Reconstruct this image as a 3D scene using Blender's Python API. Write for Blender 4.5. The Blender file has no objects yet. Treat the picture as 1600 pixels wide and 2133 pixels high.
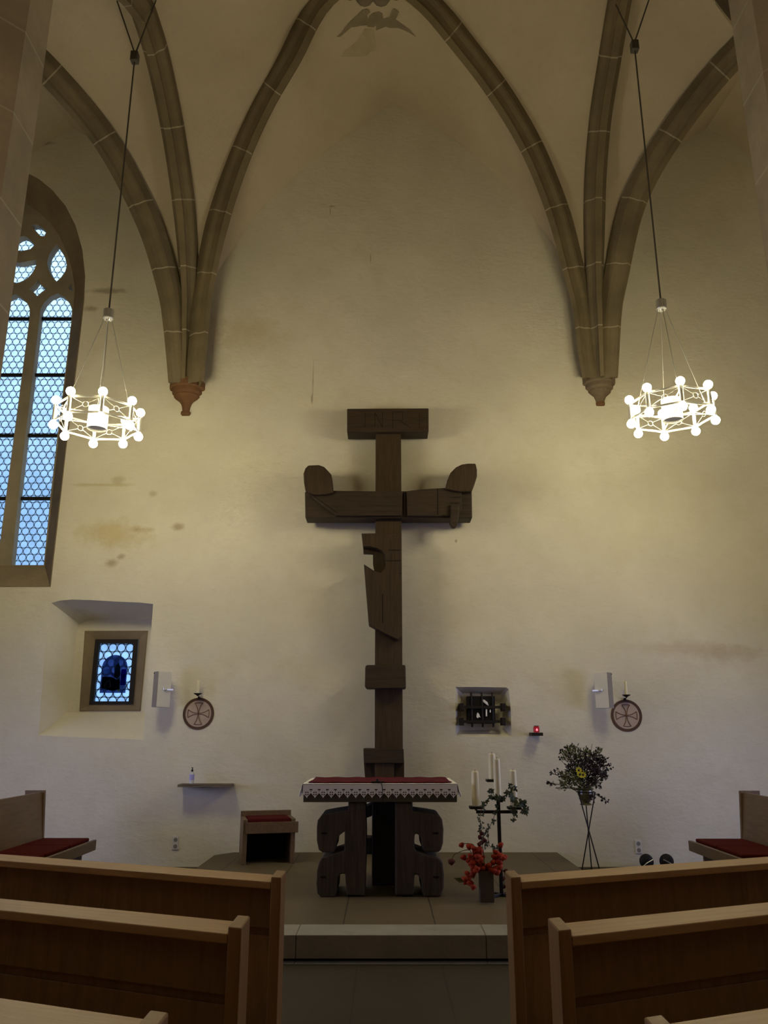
import bpy, bmesh, math, random
from mathutils import Vector, Matrix
from mathutils.bvhtree import BVHTree
random.seed(7)
C = bpy.context.scene.collection
S = bpy.context.scene
PI = math.pi
# ------------------------------------------------------------------ camera
F = 1662.0; TP = 0.2756; PITCH = math.atan(TP); EYE = 1.62
cd = bpy.data.cameras.new('camera'); cam = bpy.data.objects.new('camera', cd); C.objects.link(cam)
cam.location = (0, 0, EYE); cam.rotation_euler = (PI/2 + PITCH, 0, 0)
cd.sensor_fit = 'HORIZONTAL'; cd.sensor_width = 36; cd.lens = 36*F/1600; cd.clip_end = 200
S.camera = cam
S.view_settings.view_transform = 'Standard'; S.view_settings.look = 'None'
S.view_settings.exposure = 0.0; S.view_settings.gamma = 1.0
S.view_settings.use_curve_mapping = False
# ------------------------------------------------------------------ light
BULB = 149.0                                   # emission of the chandelier bulbs
BULB_COL = (1.0, .90, .54)
w = bpy.data.worlds.new('dusk'); S.world = w; w.use_nodes = True
nt = w.node_tree; nt.nodes.clear()
tc = nt.nodes.new('ShaderNodeTexCoord'); sp = nt.nodes.new('ShaderNodeSeparateXYZ')
rp = nt.nodes.new('ShaderNodeValToRGB'); bg = nt.nodes.new('ShaderNodeBackground'); ow = nt.nodes.new('ShaderNodeOutputWorld')
nt.links.new(tc.outputs['Generated'], sp.inputs[0]); nt.links.new(sp.outputs['Z'], rp.inputs[0])
nt.links.new(rp.outputs[0], bg.inputs[0]); nt.links.new(bg.outputs[0], ow.inputs[0])
e = rp.color_ramp.elements
e[0].position = 0.0; e[0].color = (.20, .36, .66, 1)
e[1].position = 1.0; e[1].color = (.30, .50, .85, 1)
for p_, c_ in ((.27, (.20, .36, .62, 1)), (.33, (.36, .58, .90, 1)), (.50, (.72, 1.05, 1.35, 1))):
    q = e.new(p_); q.color = c_
bg.inputs[1].default_value = 1.8
def lamp(name, kind, loc, power, col, size=.3, rot=(0, 0, 0), sy=None):
    l = bpy.data.lights.new(name, kind); l.energy = power; l.color = col
    if kind == 'AREA':
        l.shape = 'RECTANGLE'; l.size = size; l.size_y = sy or size
    else: l.shadow_soft_size = size
    o = bpy.data.objects.new(name, l); o.location = loc; o.rotation_euler = rot; C.objects.link(o)
    return o
# the other chandeliers of the hall, hanging behind and beside the camera
for sx in (-1, 1):
    lamp('nave_chandelier_light', 'POINT', (sx*3.1, -1.2, 4.9), 12, (1, .70, .38), .45)
    lamp('nave_chandelier_light', 'POINT', (sx*3.1, 3.2, 4.9), 40, (1, .74, .42), .45)
    # dusk daylight falling in through the tall windows of the side walls
    lamp('side_window_daylight', 'AREA', (sx*7.1, 4.0, 4.0), 12, (.50, .64, 1.0), 2.2, (0, sx*math.radians(78), 0), 5.0)
    lamp('low_window_daylight', 'AREA', (sx*7.2, 7.6, 1.6), 74, (.50, .56, 1.0), 1.5, (0, sx*math.radians(78), 0), 3.0).data.spread = math.radians(125)

# ------------------------------------------------------------------ helpers
SP_, CP_ = math.sin(PITCH), math.cos(PITCH)
def ray(px, py):
    u = (px-800)/F; v = (1066.5-py)/F
    return Vector((u, CP_ - v*SP_, SP_ + v*CP_))
def P(px, py, D):                              # point of the scene at depth D
    r = ray(px, py); return Vector((0, 0, EYE)) + r*(D/r.y)
def G(px, py, Z):                              # point of the scene at height Z
    r = ray(px, py); return Vector((0, 0, EYE)) + r*((Z-EYE)/r.z)
def link(name, bm, mat, parent=None, smooth=False, bevel=0, seg=2, recalc=True):
    if recalc: bmesh.ops.recalc_face_normals(bm, faces=bm.faces[:])
    me = bpy.data.meshes.new(name); bm.to_mesh(me); bm.free()
    if smooth:
        for p in me.polygons: p.use_smooth = True
    if isinstance(mat, (list, tuple)):
        for m in mat: me.materials.append(m)
    else: me.materials.append(mat)
    o = bpy.data.objects.new(name, me); C.objects.link(o)
    if parent is not None: o.parent = parent
    if bevel:
        b = o.modifiers.new('bevel', 'BEVEL'); b.width = bevel; b.segments = seg; b.limit_method = 'ANGLE'; b.angle_limit = .6
    return o
def tag(o, label=None, cat=None, group=None, kind=None):
    if label: o['label'] = label
    if cat: o['category'] = cat
    if group: o['group'] = group
    if kind: o['kind'] = kind
    return o
def thing(name, label, cat, loc=(0, 0, 0), rz=0, group=None):
    o = bpy.data.objects.new(name, None); C.objects.link(o); o.location = loc; o.rotation_euler = (0, 0, rz)
    o.empty_display_size = .1
    return tag(o, label, cat, group)
def copy_tree(o, parent=None):
    c = o.copy(); C.objects.link(c); c.parent = parent
    for ch in list(o.children): copy_tree(ch, c)
    return c
def B(): return bmesh.new()
def box(bm, x0, x1, y0, y1, z0, z1, M=None):
    vs = [Vector((x, y, z)) for x in (x0, x1) for y in (y0, y1) for z in (z0, z1)]
    if M is not None: vs = [M @ v for v in vs]
    v = [bm.verts.new(p) for p in vs]
    for f in ((0, 1, 3, 2), (4, 6, 7, 5), (0, 4, 5, 1), (2, 3, 7, 6), (0, 2, 6, 4), (1, 5, 7, 3)):
        bm.faces.new([v[i] for i in f])
    return bm
def prism(bm, pts, D0, D1):                    # outline in (X,Z), extruded from depth D0 back to D1
    a = [bm.verts.new((x, D0, z)) for x, z in pts]; b = [bm.verts.new((x, D1, z)) for x, z in pts]
    n = len(pts); bm.faces.new(a); bm.faces.new(b[::-1])
    for i in range(n): bm.faces.new((a[i], b[i], b[(i+1) % n], a[(i+1) % n]))
    return bm
def px(pts, D): return [(P(x, y, D).x, P(x, y, D).z) for x, y in pts]
def pxprism(bm, pts, D0, D1): return prism(bm, px(pts, D0), D0, D1)
def tube(bm, pts, r, seg=8, cap=True, r1=None):
    pts = [Vector(p) for p in pts]; rings = []; n = len(pts)
    up = None
    for i, p in enumerate(pts):
        t = (pts[min(i+1, n-1)] - pts[max(i-1, 0)]).normalized()
        if up is None:
            up = t.orthogonal().normalized()
        else:
            up = (up - t*up.dot(t)).normalized()
        s = t.cross(up)
        rr = r if r1 is None else r + (r1-r)*i/(n-1)
        rings.append([bm.verts.new(p + (up*math.cos(2*PI*k/seg) + s*math.sin(2*PI*k/seg))*rr) for k in range(seg)])
    for i in range(n-1):
        for k in range(seg):
            bm.faces.new((rings[i][k], rings[i][(k+1) % seg], rings[i+1][(k+1) % seg], rings[i+1][k]))
    if cap: bm.faces.new(rings[0][::-1]); bm.faces.new(rings[-1])
    return bm
def lathe(bm, prof, c=(0, 0, 0), seg=24, a0=0.0, a1=2*PI):
    c = Vector(c); full = abs(a1-a0-2*PI) < 1e-6; n = seg if full else seg+1
    rings = [[bm.verts.new(c + Vector((r*math.cos(a0+(a1-a0)*k/seg), r*math.sin(a0+(a1-a0)*k/seg), z))) for k in range(n)] for r, z in prof]
    for i in range(len(prof)-1):
        for k in range(seg):
            k2 = (k+1) % n
            bm.faces.new((rings[i][k], rings[i][k2], rings[i+1][k2], rings[i+1][k]))
    if full:
        bm.faces.new(rings[0][::-1]); bm.faces.new(rings[-1])
    return bm
def sphere(bm, c, r, sx=1, sy=1, sz=1, u=14, v=9, M=None):
    m = Matrix.Translation(c) @ (M or Matrix.Identity(4)) @ Matrix.Diagonal((r*sx, r*sy, r*sz, 1))
    bmesh.ops.create_uvsphere(bm, u_segments=u, v_segments=v, radius=1, matrix=m); return bm
def disc_ring(bm, c, r0, r1, D0, D1, seg=40):  # flat ring facing the room (in XZ)
    for (ra, rb, da, db) in ((r0, r1, D0, D0), (r1, r1, D0, D1), (r0, r0, D0, D1)):
        A = [bm.verts.new((c[0]+ra*math.cos(2*PI*k/seg), da, c[1]+ra*math.sin(2*PI*k/seg))) for k in range(seg)]
        Bv = [bm.verts.new((c[0]+rb*math.cos(2*PI*k/seg), db, c[1]+rb*math.sin(2*PI*k/seg))) for k in range(seg)]
        for k in range(seg): bm.faces.new((A[k], A[(k+1) % seg], Bv[(k+1) % seg], Bv[k]))
    return bm
def fill_holes(bm, outer, holes, D):
    es = []
    for lp in [outer]+holes:
        v = [bm.verts.new((x, D, z)) for x, z in lp]
        es += [bm.edges.new((v[i], v[(i+1) % len(v)])) for i in range(len(v))]
    bmesh.ops.triangle_fill(bm, use_beauty=True, use_dissolve=False, edges=es)
    for f in bm.faces:
        f.normal_update()
        if f.normal.y > 0: f.normal_flip()
    return bm
def band(bm, a, b, Da, Db, flip=False):        # closed strip between two outlines of equal length
    va = [bm.verts.new((x, Da, z)) for x, z in a]; vb = [bm.verts.new((x, Db, z)) for x, z in b]; n = len(a)
    for i in range(n):
        f = (va[i], va[(i+1) % n], vb[(i+1) % n], vb[i]); bm.faces.new(f[::-1] if flip else f)
    return bm
def smoothpoly(pts, n, closed=False):          # Catmull-Rom through points
    out = []; m = len(pts); rng = m if closed else m-1
    for i in range(rng):
        g = (lambda k: pts[k % m]) if closed else (lambda k: pts[max(0, min(m-1, k))])
        p0, p1, p2, p3 = [Vector(g(k)) for k in (i-1, i, i+1, i+2)]
        for j in range(n):
            t = j/n
            out.append(.5*((2*p1)+(p2-p0)*t+(2*p0-5*p1+4*p2-p3)*t*t+(3*p1-p0-3*p2+p3)*t**3))
    if not closed: out.append(Vector(pts[-1]))
    return out
# ------------------------------------------------------------------ materials
class N:
    def __init__(s, name):
        s.m = bpy.data.materials.new(name); s.m.use_nodes = True; s.t = s.m.node_tree; s.t.nodes.clear()
        s.out = s.t.nodes.new('ShaderNodeOutputMaterial')
    def n(s, k, **kw):
        x = s.t.nodes.new('ShaderNode'+k)
        for a, b in kw.items():
            if hasattr(x, a): setattr(x, a, b)
        return x
    def l(s, a, b): s.t.links.new(a, b)
    def val(s, x, sock):
        if isinstance(x, (int, float)): sock.default_value = x
        elif isinstance(x, tuple): sock.default_value = x if len(x) == 4 or len(sock.default_value) == 3 else x+(1,)
        else: s.l(x, sock)
    def math(s, op, a, b=0.0, c=None):
        x = s.n('Math', operation=op); s.val(a, x.inputs[0]); s.val(b, x.inputs[1])
        if c is not None: s.val(c, x.inputs[2])
        return x.outputs[0]
    def mix(s, f, a, b, blend='MIX'):
        x = s.n('Mix', data_type='RGBA', blend_type=blend); s.val(f, x.inputs[0]); s.val(a, x.inputs[6]); s.val(b, x.inputs[7])
        return x.outputs[2]
    def noise(s, vec, scale, detail=4, rough=.55, dist=0):
        x = s.n('TexNoise'); s.l(vec, x.inputs['Vector']); x.inputs['Scale'].default_value = scale
        x.inputs['Detail'].default_value = detail; x.inputs['Roughness'].default_value = rough; x.inputs['Distortion'].default_value = dist
        return x.outputs[0]
    def ramp(s, f, stops):
        x = s.n('ValToRGB'); s.l(f, x.inputs[0]); e = x.color_ramp.elements
        e[0].position, e[0].color = stops[0][0], stops[0][1]+(1,)
        e[1].position, e[1].color = stops[-1][0], stops[-1][1]+(1,)
        for p, c in stops[1:-1]:
            q = e.new(p); q.color = c+(1,)
        return x.outputs[0]
    def mapr(s, f, a, b, c=0.0, d=1.0):
        x = s.n('MapRange'); s.l(f, x.inputs[0]); x.inputs[1].default_value = a; x.inputs[2].default_value = b
        x.inputs[3].default_value = c; x.inputs[4].default_value = d; return x.outputs[0]
    def pos(s): return s.n('NewGeometry').outputs['Position']
    def obj(s): return s.n('TexCoord').outputs['Object']
    def scale(s, v, sc):
        x = s.n('Mapping'); s.l(v, x.inputs[0]); x.inputs['Scale'].default_value = sc; return x.outputs[0]
    def bump(s, h, strength, dist=.02):
        x = s.n('Bump'); s.l(h, x.inputs['Height']); x.inputs['Strength'].default_value = strength; x.inputs['Distance'].default_value = dist
        return x.outputs[0]
    def bsdf(s, col, rough=.8, metal=0, normal=None, spec=.3, **kw):
        b = s.n('BsdfPrincipled'); s.val(col, b.inputs['Base Color']); s.val(rough, b.inputs['Roughness'])
        b.inputs['Metallic'].default_value = metal; b.inputs['Specular IOR Level'].default_value = spec
        if normal is not None: s.l(normal, b.inputs['Normal'])
        for k, v in kw.items(): s.val(v, b.inputs[k.replace('_', ' ')])
        s.l(b.outputs[0], s.out.inputs[0]); return s.m

def plain(name, col, rough=.6, metal=0, spec=.3, var=.15, sc=20, bump=0.0):
    m = N(name); p = m.obj(); nz = m.noise(p, sc)
    c = m.mix(nz, tuple(x*(1-var) for x in col), tuple(min(1, x*(1+var)) for x in col))
    return m.bsdf(c, rough, metal, m.bump(nz, bump) if bump else None, spec)

STAINS = [(238, 1112, .5, .22, (.48, .37, .17)), (372, 1098, .12, .06, (.30, .19, .09)), (290, 1103, .20, .05, (.40, .28, .12)),
          (232, 1172, .10, .07, (.30, .20, .10)), (252, 1160, .07, .05, (.32, .22, .12)), (225, 606, .35, .05, (.25, .19, .12)),
          (190, 643, .12, .05, (.3, .23, .14)), (245, 1000, .10, .08, (.42, .34, .2)), (95, 298, .14, .04, (.2, .15, .1)),
          (650, 830, .018, .10, (.2, .15, .09)), (652, 795, .012, .3, (.3, .24, .15)), (692, 430, .05, .015, (.2, .15, .09)), (688, 440, .012, .08, (.2, .15, .09)),
          (772, 540, .012, .09, (.3, .24, .16)), (950, 1127, .018, .025, (.25, .17, .1)), (320, 1028, .06, .05, (.42, .34, .2)),
          (520, 690, .5, .35, (.50, .42, .27)), (1420, 1350, .9, .10, (.55, .47, .36)), (1520, 1360, .5, .12, (.50, .42, .30)), (430, 690, .3, .5, (.44, .36, .25)),
          (210, 1010, .45, .03, (.45, .38, .2))]
def plaster_mat(name, base, stains):
    m = N(name); p = m.pos()
    n1 = m.noise(p, .55, 5, .6); n2 = m.noise(p, 3.2, 5, .6); n3 = m.noise(m.scale(p, (1, 1, 2.2)), 9, 6, .65); n4 = m.noise(p, 60, 3, .6)
    c = m.mix(m.mapr(n1, .35, .68), tuple(x*.90 for x in base), tuple(min(1, x*1.05) for x in base))
    c = m.mix(m.math('MULTIPLY', m.mapr(n2, .50, .70), .30), c, (base[0]*.86, base[1]*.82, base[2]*.72))
    c = m.mix(m.math('MULTIPLY', m.mapr(n3, .56, .72), .22), c, (base[0]*.78, base[1]*.76, base[2]*.70))
    if stains:
        s3 = m.n('SeparateXYZ'); m.l(p, s3.inputs[0])
        nd = m.noise(p, 5, 5, .7); off = m.math('MULTIPLY', m.math('SUBTRACT', nd, .5), 1.9)
        for (sx, sy, rx, rz, col) in stains:
            q = P(sx, sy, 10.74)
            a = m.math('MULTIPLY', m.math('SUBTRACT', s3.outputs[0], q.x), 1/rx)
            b = m.math('MULTIPLY', m.math('SUBTRACT', s3.outputs[2], q.z), 1/rz)
            d = m.math('SQRT', m.math('ADD', m.math('MULTIPLY', a, a), m.math('MULTIPLY', b, b)))
            d = m.math('ADD', d, off)
            f = m.mapr(d, 1.15, .35, 0, .62)
            c = m.mix(f, c, col)
    h = m.math('ADD', m.math('MULTIPLY', n2, .9), m.math('ADD', m.math('MULTIPLY', n3, .5), m.math('MULTIPLY', n4, .06)))
    return m.bsdf(c, .92, 0, m.bump(h, .28, .05), .12)
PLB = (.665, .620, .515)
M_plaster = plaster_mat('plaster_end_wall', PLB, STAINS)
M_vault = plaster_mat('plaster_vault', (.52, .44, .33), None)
def stone_mat(name, base, uvj=None, bumpy=.35):
    m = N(name); p = m.pos(); n1 = m.noise(p, 1.6, 5, .6); n2 = m.noise(p, 22, 5, .65)
    c = m.mix(m.mapr(n1, .3, .7), tuple(x*.76 for x in base), tuple(x*1.22 for x in base))
    c = m.mix(m.math('MULTIPLY', n2, .35), c, tuple(x*.7 for x in base))
    if uvj:
        uv = m.n('UVMap'); s2 = m.n('SeparateXYZ'); m.l(uv.outputs[0], s2.inputs[0])
        fr = m.math('FRACT', m.math('MULTIPLY', s2.outputs[0], 1/uvj))
        f = m.math('LESS_THAN', fr, .018/uvj)
        c = m.mix(m.math('MULTIPLY', f, .75), c, (.46, .40, .29))
    return m.bsdf(c, .9, 0, m.bump(n2, bumpy, .02), .15)
M_rib = stone_mat('rib_stone', (.190, .150, .090), .95)
M_stone = stone_mat('dressed_stone', (.30, .255, .19))
M_pillar = stone_mat('pillar_stone', (.37, .305, .205), .8)
M_frame_stone = stone_mat('window_frame_stone', (.225, .175, .115))
M_corb = stone_mat('brown_corbel_stone', (.17, .128, .085))
M_corb_red = stone_mat('red_sandstone', (.17, .088, .042))
def wood(name, base, dark, grain=(1, 12, 1.2), rough=.45, spec=.35, bump=.12, use_obj=True):
    m = N(name); p = m.obj() if use_obj else m.pos()
    q = m.scale(p, grain); n1 = m.noise(q, 3.0, 6, .6, .6); n2 = m.noise(m.scale(p, tuple(g*6 for g in grain)), 5, 4, .6)
    n3 = m.noise(p, .9, 3)
    c = m.mix(m.mapr(n1, .32, .68), dark, base)
    c = m.mix(m.math('MULTIPLY', m.mapr(n2, .4, .7), .3), c, dark)
    c = m.mix(m.math('MULTIPLY', m.mapr(n3, .4, .65), .25), c, tuple(x*1.25 for x in base))
    return m.bsdf(c, rough, 0, m.bump(n1, bump, .01), spec)
M_oak_x = wood('oak_long_grain_lit', (.44, .27, .125), (.33, .185, .075), (1.0, 14, 14))  # pew oak made lighter: light on the rail tops put into the colour
M_oak_z = wood('oak_upright_grain_shaded', (.30, .175, .075), (.21, .115, .045), (9, 14, .9))  # same oak made darker: shade on the upright panels put into the colour
M_bench = wood('bench_oak', (.17, .108, .060), (.11, .068, .036), (9, 1.0, 9))
M_cross = wood('dark_carved_oak', (.062, .037, .018), (.030, .018, .010), (11, 11, .9), .6, .25, .3)
M_cross_h = wood('dark_carved_oak_beam', (.052, .033, .018), (.025, .016, .010), (.9, 11, 11), .6, .25, .3)
M_altar = wood('weathered_altar_oak', (.085, .068, .050), (.042, .032, .023), (13, 13, .8), .65, .2, .35)
M_altar_top = wood('altar_top_oak', (.085, .075, .058), (.05, .042, .032), (.8, 13, 13), .6, .25, .2)
M_groove = plain('carved_groove', (.012, .008, .005), .9, var=.1)
M_iron = plain('wrought_iron', (.022, .018, .016), .55, .6, .4, .3, 40, .2)
M_black = plain('black_enamel', (.012, .011, .011), .5, 0, .15)
M_steel = plain('brushed_steel', (.55, .54, .53), .38, .9, .5, .08)
M_rope = plain('twisted_cable', (.10, .085, .07), .7, .2, .3)
M_white_metal = plain('white_painted_metal', (.62, .60, .57), .45, 0, .4, .05)
M_grille = plain('speaker_grille', (.24, .215, .185), .7, .1, .3, .1, 200)
M_red = plain('red_wool', (.075, .011, .010), .95, 0, .05, .25, 60, .2)
M_redcloth = plain('red_altar_cloth', (.095, .010, .018), .9, 0, .1, .15, 60, .1)
M_linen = plain('white_linen', (.80, .79, .84), .85, 0, .1, .04, 50, .1)
M_wax = N('candle_wax').bsdf((.78, .72, .50), .5, 0, None, .3, Subsurface_Weight=.25, Subsurface_Radius=(.02, .015, .008))
M_wick = plain('wick', (.02, .015, .01), .9)
M_silver = N('polished_silver').bsdf((.9, .9, .9), .25, 1.0, None, .5)
M_leaf = plain('ivy_leaf', (.050, .066, .034), .6, 0, .3, .4, 30)
M_leaf2 = plain('bouquet_leaf', (.080, .088, .026), .65, 0, .3, .5, 25)
M_leafd = plain('dark_purple_foliage', (.030, .020, .024), .7, 0, .2, .5, 25)
M_berry = plain('dark_berry', (.012, .008, .012), .4, 0, .4)
M_stem = plain('plant_stem', (.07, .05, .025), .8)
M_yellow = plain('yellow_petal', (.55, .50, .03), .7, 0, .2)
M_lantern = plain('orange_lantern_husk', (.29, .030, .008), .75, 0, .2, .35, 30, .2)
M_lantern_d = plain('brown_lantern_husk', (.07, .018, .011), .8, 0, .2, .35, 30, .2)
M_plug = plain('socket_plastic', (.60, .58, .56), .5, 0, .3, .03)
M_dark = plain('riser_foot_shadow', (.006, .005, .005), .95, 0, .05)
M_floor = None
def floor_mat(name, base, x0, wx, y0, wy, joint):
    m = N(name); p = m.pos(); s3 = m.n('SeparateXYZ'); m.l(p, s3.inputs[0])
    n1 = m.noise(p, 1.1, 5, .6); n2 = m.noise(p, 14, 5, .6)
    row = m.math('FLOOR', m.math('MULTIPLY', m.math('SUBTRACT', s3.outputs[1], y0), 1/wy))
    xx = m.math('SUBTRACT', s3.outputs[0], x0)
    fx = m.math('FRACT', m.math('MULTIPLY', xx, 1/wx))
    fy = m.math('FRACT', m.math('MULTIPLY', m.math('SUBTRACT', s3.outputs[1], y0), 1/wy))
    f = m.math('MAXIMUM', m.math('LESS_THAN', fx, .012/wx), m.math('LESS_THAN', fy, .010/wy))
    c = m.mix(m.mapr(n1, .3, .7), tuple(x*.8 for x in base), tuple(x*1.15 for x in base))
    c = m.mix(m.math('MULTIPLY', n2, .3), c, tuple(x*.75 for x in base))
    c = m.mix(m.math('MULTIPLY', f, .8), c, joint)
    return m.bsdf(c, .6, 0, m.bump(n2, .15, .01), .3)
M_floor = floor_mat('floor_slabs', (.036, .027, .016), -.20, .61, 6.39, 2.2, (.02, .015, .01))
M_plat = floor_mat('platform_slabs', (.118, .090, .052), -.325, .72, 6.86, 2.35, (.03, .022, .014))
M_kerb = stone_mat('step_stone', (.27, .25, .21), None, .25)
M_kerb2 = stone_mat('kerb_stone', (.08, .075, .068), None, .2)

def glass_mat(name, pitch, tint, x0, z0, transl=.35, r0=.43):
    """Bull's-eye rounds in a hexagonal lead net; light comes from the sky outside."""
    m = N(name); p = m.pos(); s3 = m.n('SeparateXYZ'); m.l(p, s3.inputs[0])
    X = m.math('MULTIPLY', m.math('SUBTRACT', s3.outputs[0], x0), 1/pitch); Z = m.math('MULTIPLY', m.math('SUBTRACT', s3.outputs[2], z0), 1/pitch)
    def cell(ox, oz):
        a = m.math('SUBTRACT', m.math('FRACT', m.math('ADD', X, ox)), .5)
        b = m.math('MULTIPLY', m.math('SUBTRACT', m.math('FRACT', m.math('MULTIPLY', m.math('ADD', Z, oz), 1/1.732)), .5), 1.732)
        return m.math('SQRT', m.math('ADD', m.math('MULTIPLY', a, a), m.math('MULTIPLY', b, b)))
    d = m.math('MINIMUM', cell(0, 0), cell(.5, .866))
    lead = m.math('LESS_THAN', m.math('ABSOLUTE', m.math('SUBTRACT', d, .462)), .038)
    # short leads in the little triangles between the rounds
    def line(ax, az):
        t = m.math('ADD', m.math('MULTIPLY', X, ax), m.math('MULTIPLY', Z, az))
        fr = m.math('ABSOLUTE', m.math('SUBTRACT', m.math('FRACT', m.math('ADD', t, .0)), .5))
        return m.math('GREATER_THAN', fr, .478)
    k = 1/1.732
    ln = m.math('MAXIMUM', line(0, 2*k), m.math('MAXIMUM', line(1, k), line(1, -k)))
    lead = m.math('MAXIMUM', lead, m.math('MULTIPLY', ln, m.math('GREATER_THAN', d, .47)))
    vor = m.noise(p, 7, 2); ring = m.math('SINE', m.math('MULTIPLY', d, 26))
    t1 = m.mix(m.mapr(vor, .35, .65), tuple(x*.80 for x in tint), tint)
    t1 = m.mix(m.math('MULTIPLY', m.math('GREATER_THAN', d, .48), .6), t1, tuple(x*.55 for x in tint))
    t1 = m.mix(m.math('MULTIPLY', m.math('ADD', ring, 1.0), .07), t1, tuple(x*.5 for x in tint))
    tr = m.n('BsdfTransparent'); m.l(t1, tr.inputs[0]); tl = m.n('BsdfTranslucent'); m.l(t1, tl.inputs[0])
    gl = m.n('BsdfGlossy'); gl.inputs['Roughness'].default_value = .12
    mx = m.n('MixShader'); mx.inputs[0].default_value = transl; m.l(tr.outputs[0], mx.inputs[1]); m.l(tl.outputs[0], mx.inputs[2])
    m1 = m.n('MixShader'); m1.inputs[0].default_value = .03; m.l(mx.outputs[0], m1.inputs[1]); m.l(gl.outputs[0], m1.inputs[2])
    df = m.n('BsdfDiffuse'); df.inputs[0].default_value = (.02, .025, .035, 1)
    m2 = m.n('MixShader'); m.l(lead, m2.inputs[0]); m.l(m1.outputs[0], m2.inputs[1]); m.l(df.outputs[0], m2.inputs[2])
    m.l(m2.outputs[0], m.out.inputs[0]); return m.m
def stained(name, col, transl=.5):
    m = N(name); p = m.pos(); nz = m.noise(p, 18, 3)
    c = m.mix(nz, tuple(x*.55 for x in col), tuple(min(1, x*1.35) for x in col))
    tr = m.n('BsdfTransparent'); m.l(c, tr.inputs[0]); tl = m.n('BsdfTranslucent'); m.l(c, tl.inputs[0])
    mx = m.n('MixShader'); mx.inputs[0].default_value = transl; m.l(tr.outputs[0], mx.inputs[1]); m.l(tl.outputs[0], mx.inputs[2])
    m.l(mx.outputs[0], m.out.inputs[0]); return m.m
def emit(name, col, st):
    m = N(name); q = m.n('Emission'); q.inputs[0].default_value = col+(1,); q.inputs[1].default_value = st
    m.l(q.outputs[0], m.out.inputs[0]); return m.m
M_bulb = emit('glowing_opal_bulb', BULB_COL, BULB)

# ------------------------------------------------------------------ setting
WD = 10.74                                      # depth of the end wall
PLAT = .17                                      # height of the altar platform
HW = 7.4
bm = B(); box(bm, -HW, HW, -6, WD+.3, -.2, 0); tag(link('floor', bm, M_floor), kind='structure')
# altar platform with one step, a lighter kerb along the front edge and a flush strip before it
fy = G(800, 1948, PLAT).y
XL, XR = -2.07, 2.16
PF = [(-3.0, fy), (3.1, fy), (3.1, fy+1.2), (XR, fy+1.6), (XR, WD+.02), (-1.86, WD+.02), (-2.07, WD-.24), (-2.07, fy+1.6), (-3.0, fy+1.2)]
bm = B()
a = [bm.verts.new((x, y, PLAT)) for x, y in PF]; b = [bm.verts.new((x, y, 0)) for x, y in PF]
bm.faces.new(a); bm.faces.new(b[::-1])
for i in range(len(PF)): bm.faces.new((a[i], b[i], b[(i+1) % len(PF)], a[(i+1) % len(PF)]))
plat = tag(link('trim_1', bm, M_plat), kind='structure')
bm = B()
xs = [-3.0, -.98, .86, 3.1]
xs = [-3.0, G(617, 1948, PLAT).x, G(1012, 1948, PLAT).x, 3.1]
for i in range(3): box(bm, xs[i]+.002, xs[i+1]-.002, fy-.012, fy+.33, -.001, PLAT+.004)
tag(link('trim_2', bm, M_kerb, bevel=.006), kind='structure')
bm = B()
for i in range(3): box(bm, xs[i]+.002, xs[i+1]-.002, G(800, 2010, 0).y, fy-.02, -.05, .004)
tag(link('trim_3', bm, M_kerb2), kind='structure')
bm = B(); box(bm, -3.0, 3.1, fy-.022, fy-.006, -.001, .018); tag(link('trim_4', bm, M_dark), kind='structure')  # near-black strip stands in for the shadow line at the riser foot

# --- tall window outlines
GD = 11.10; GP = GD-.12
def vx(xbase, ybase, y):                        # picture column of a plumb line through (xbase, ybase)
    return 800 + (xbase-800)*(y+4964)/(ybase+4964)
Xc = P(28, 640, GP).x                           # axis of the tall window
def mirror_open(right, xc):                     # right: from the bottom up to the apex, mirrored to a closed outline
    return right + [(2*xc-x, z) for x, z in right[::-1] if abs(x-xc) > 1e-4]
outR = px([(104, 1221), (137, 930), (160, 750), (174, 625), (176, 575), (170, 520), (156, 470), (136, 430), (108, 396), (80, 373)], WD)
XcW = Xc
outR.append((XcW, P(62, 358, WD).z))
inR = px([(93, 1178), (121, 925), (137, 790), (153, 640), (156, 600), (150, 562), (140, 528), (124, 492), (104, 464), (82, 443)], GP)
inR.append((Xc, P(60, 426, GP).z))
open_w = mirror_open(outR, XcW); in_w = mirror_open(inR, Xc)
# --- small window niche
nf = [(80, 1532), (298, 1541), (307, 1420), (319, 1258), (290, 1255), (240, 1253), (190, 1250), (150, 1249), (125, 1251), (107, 1256), (98, 1300), (90, 1400)]
ND = 11.24
nfw = px(nf, WD)
xr = nfw[1][0]
nbk = px([(141, 1484)], ND) + [(nfw[1][0]-.0, P(300, 1482, ND).z), (nfw[2][0], P(300, 1400, ND).z), (nfw[3][0], P(300, 1291, ND).z)] + \
      px([(285, 1289), (262, 1288), (235, 1288), (210, 1288), (190, 1290), (165, 1300), (159, 1330), (152, 1400)], ND)
# --- barred tabernacle niche
tf = px([(949, 1534), (1066, 1535), (1064, 1480), (1060, 1436), (1055, 1432), (1000, 1431), (949, 1431), (949, 1480)], WD)
tb = px([(957, 1521), (1051, 1521), (1048, 1480), (1045, 1450), (1042, 1447), (1000, 1445), (963, 1444), (961, 1480)], 10.94)
bm = B()
fill_holes(bm, [(-HW, -.1), (HW, -.1), (HW, 12.6), (-HW, 12.6)], [open_w, nfw, tf], WD)
band(bm, nfw, nbk, WD, ND); band(bm, tf, tb, WD, 10.94)
a = [bm.verts.new((x, 10.94, z)) for x, z in tb]; bm.faces.new(a)
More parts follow.
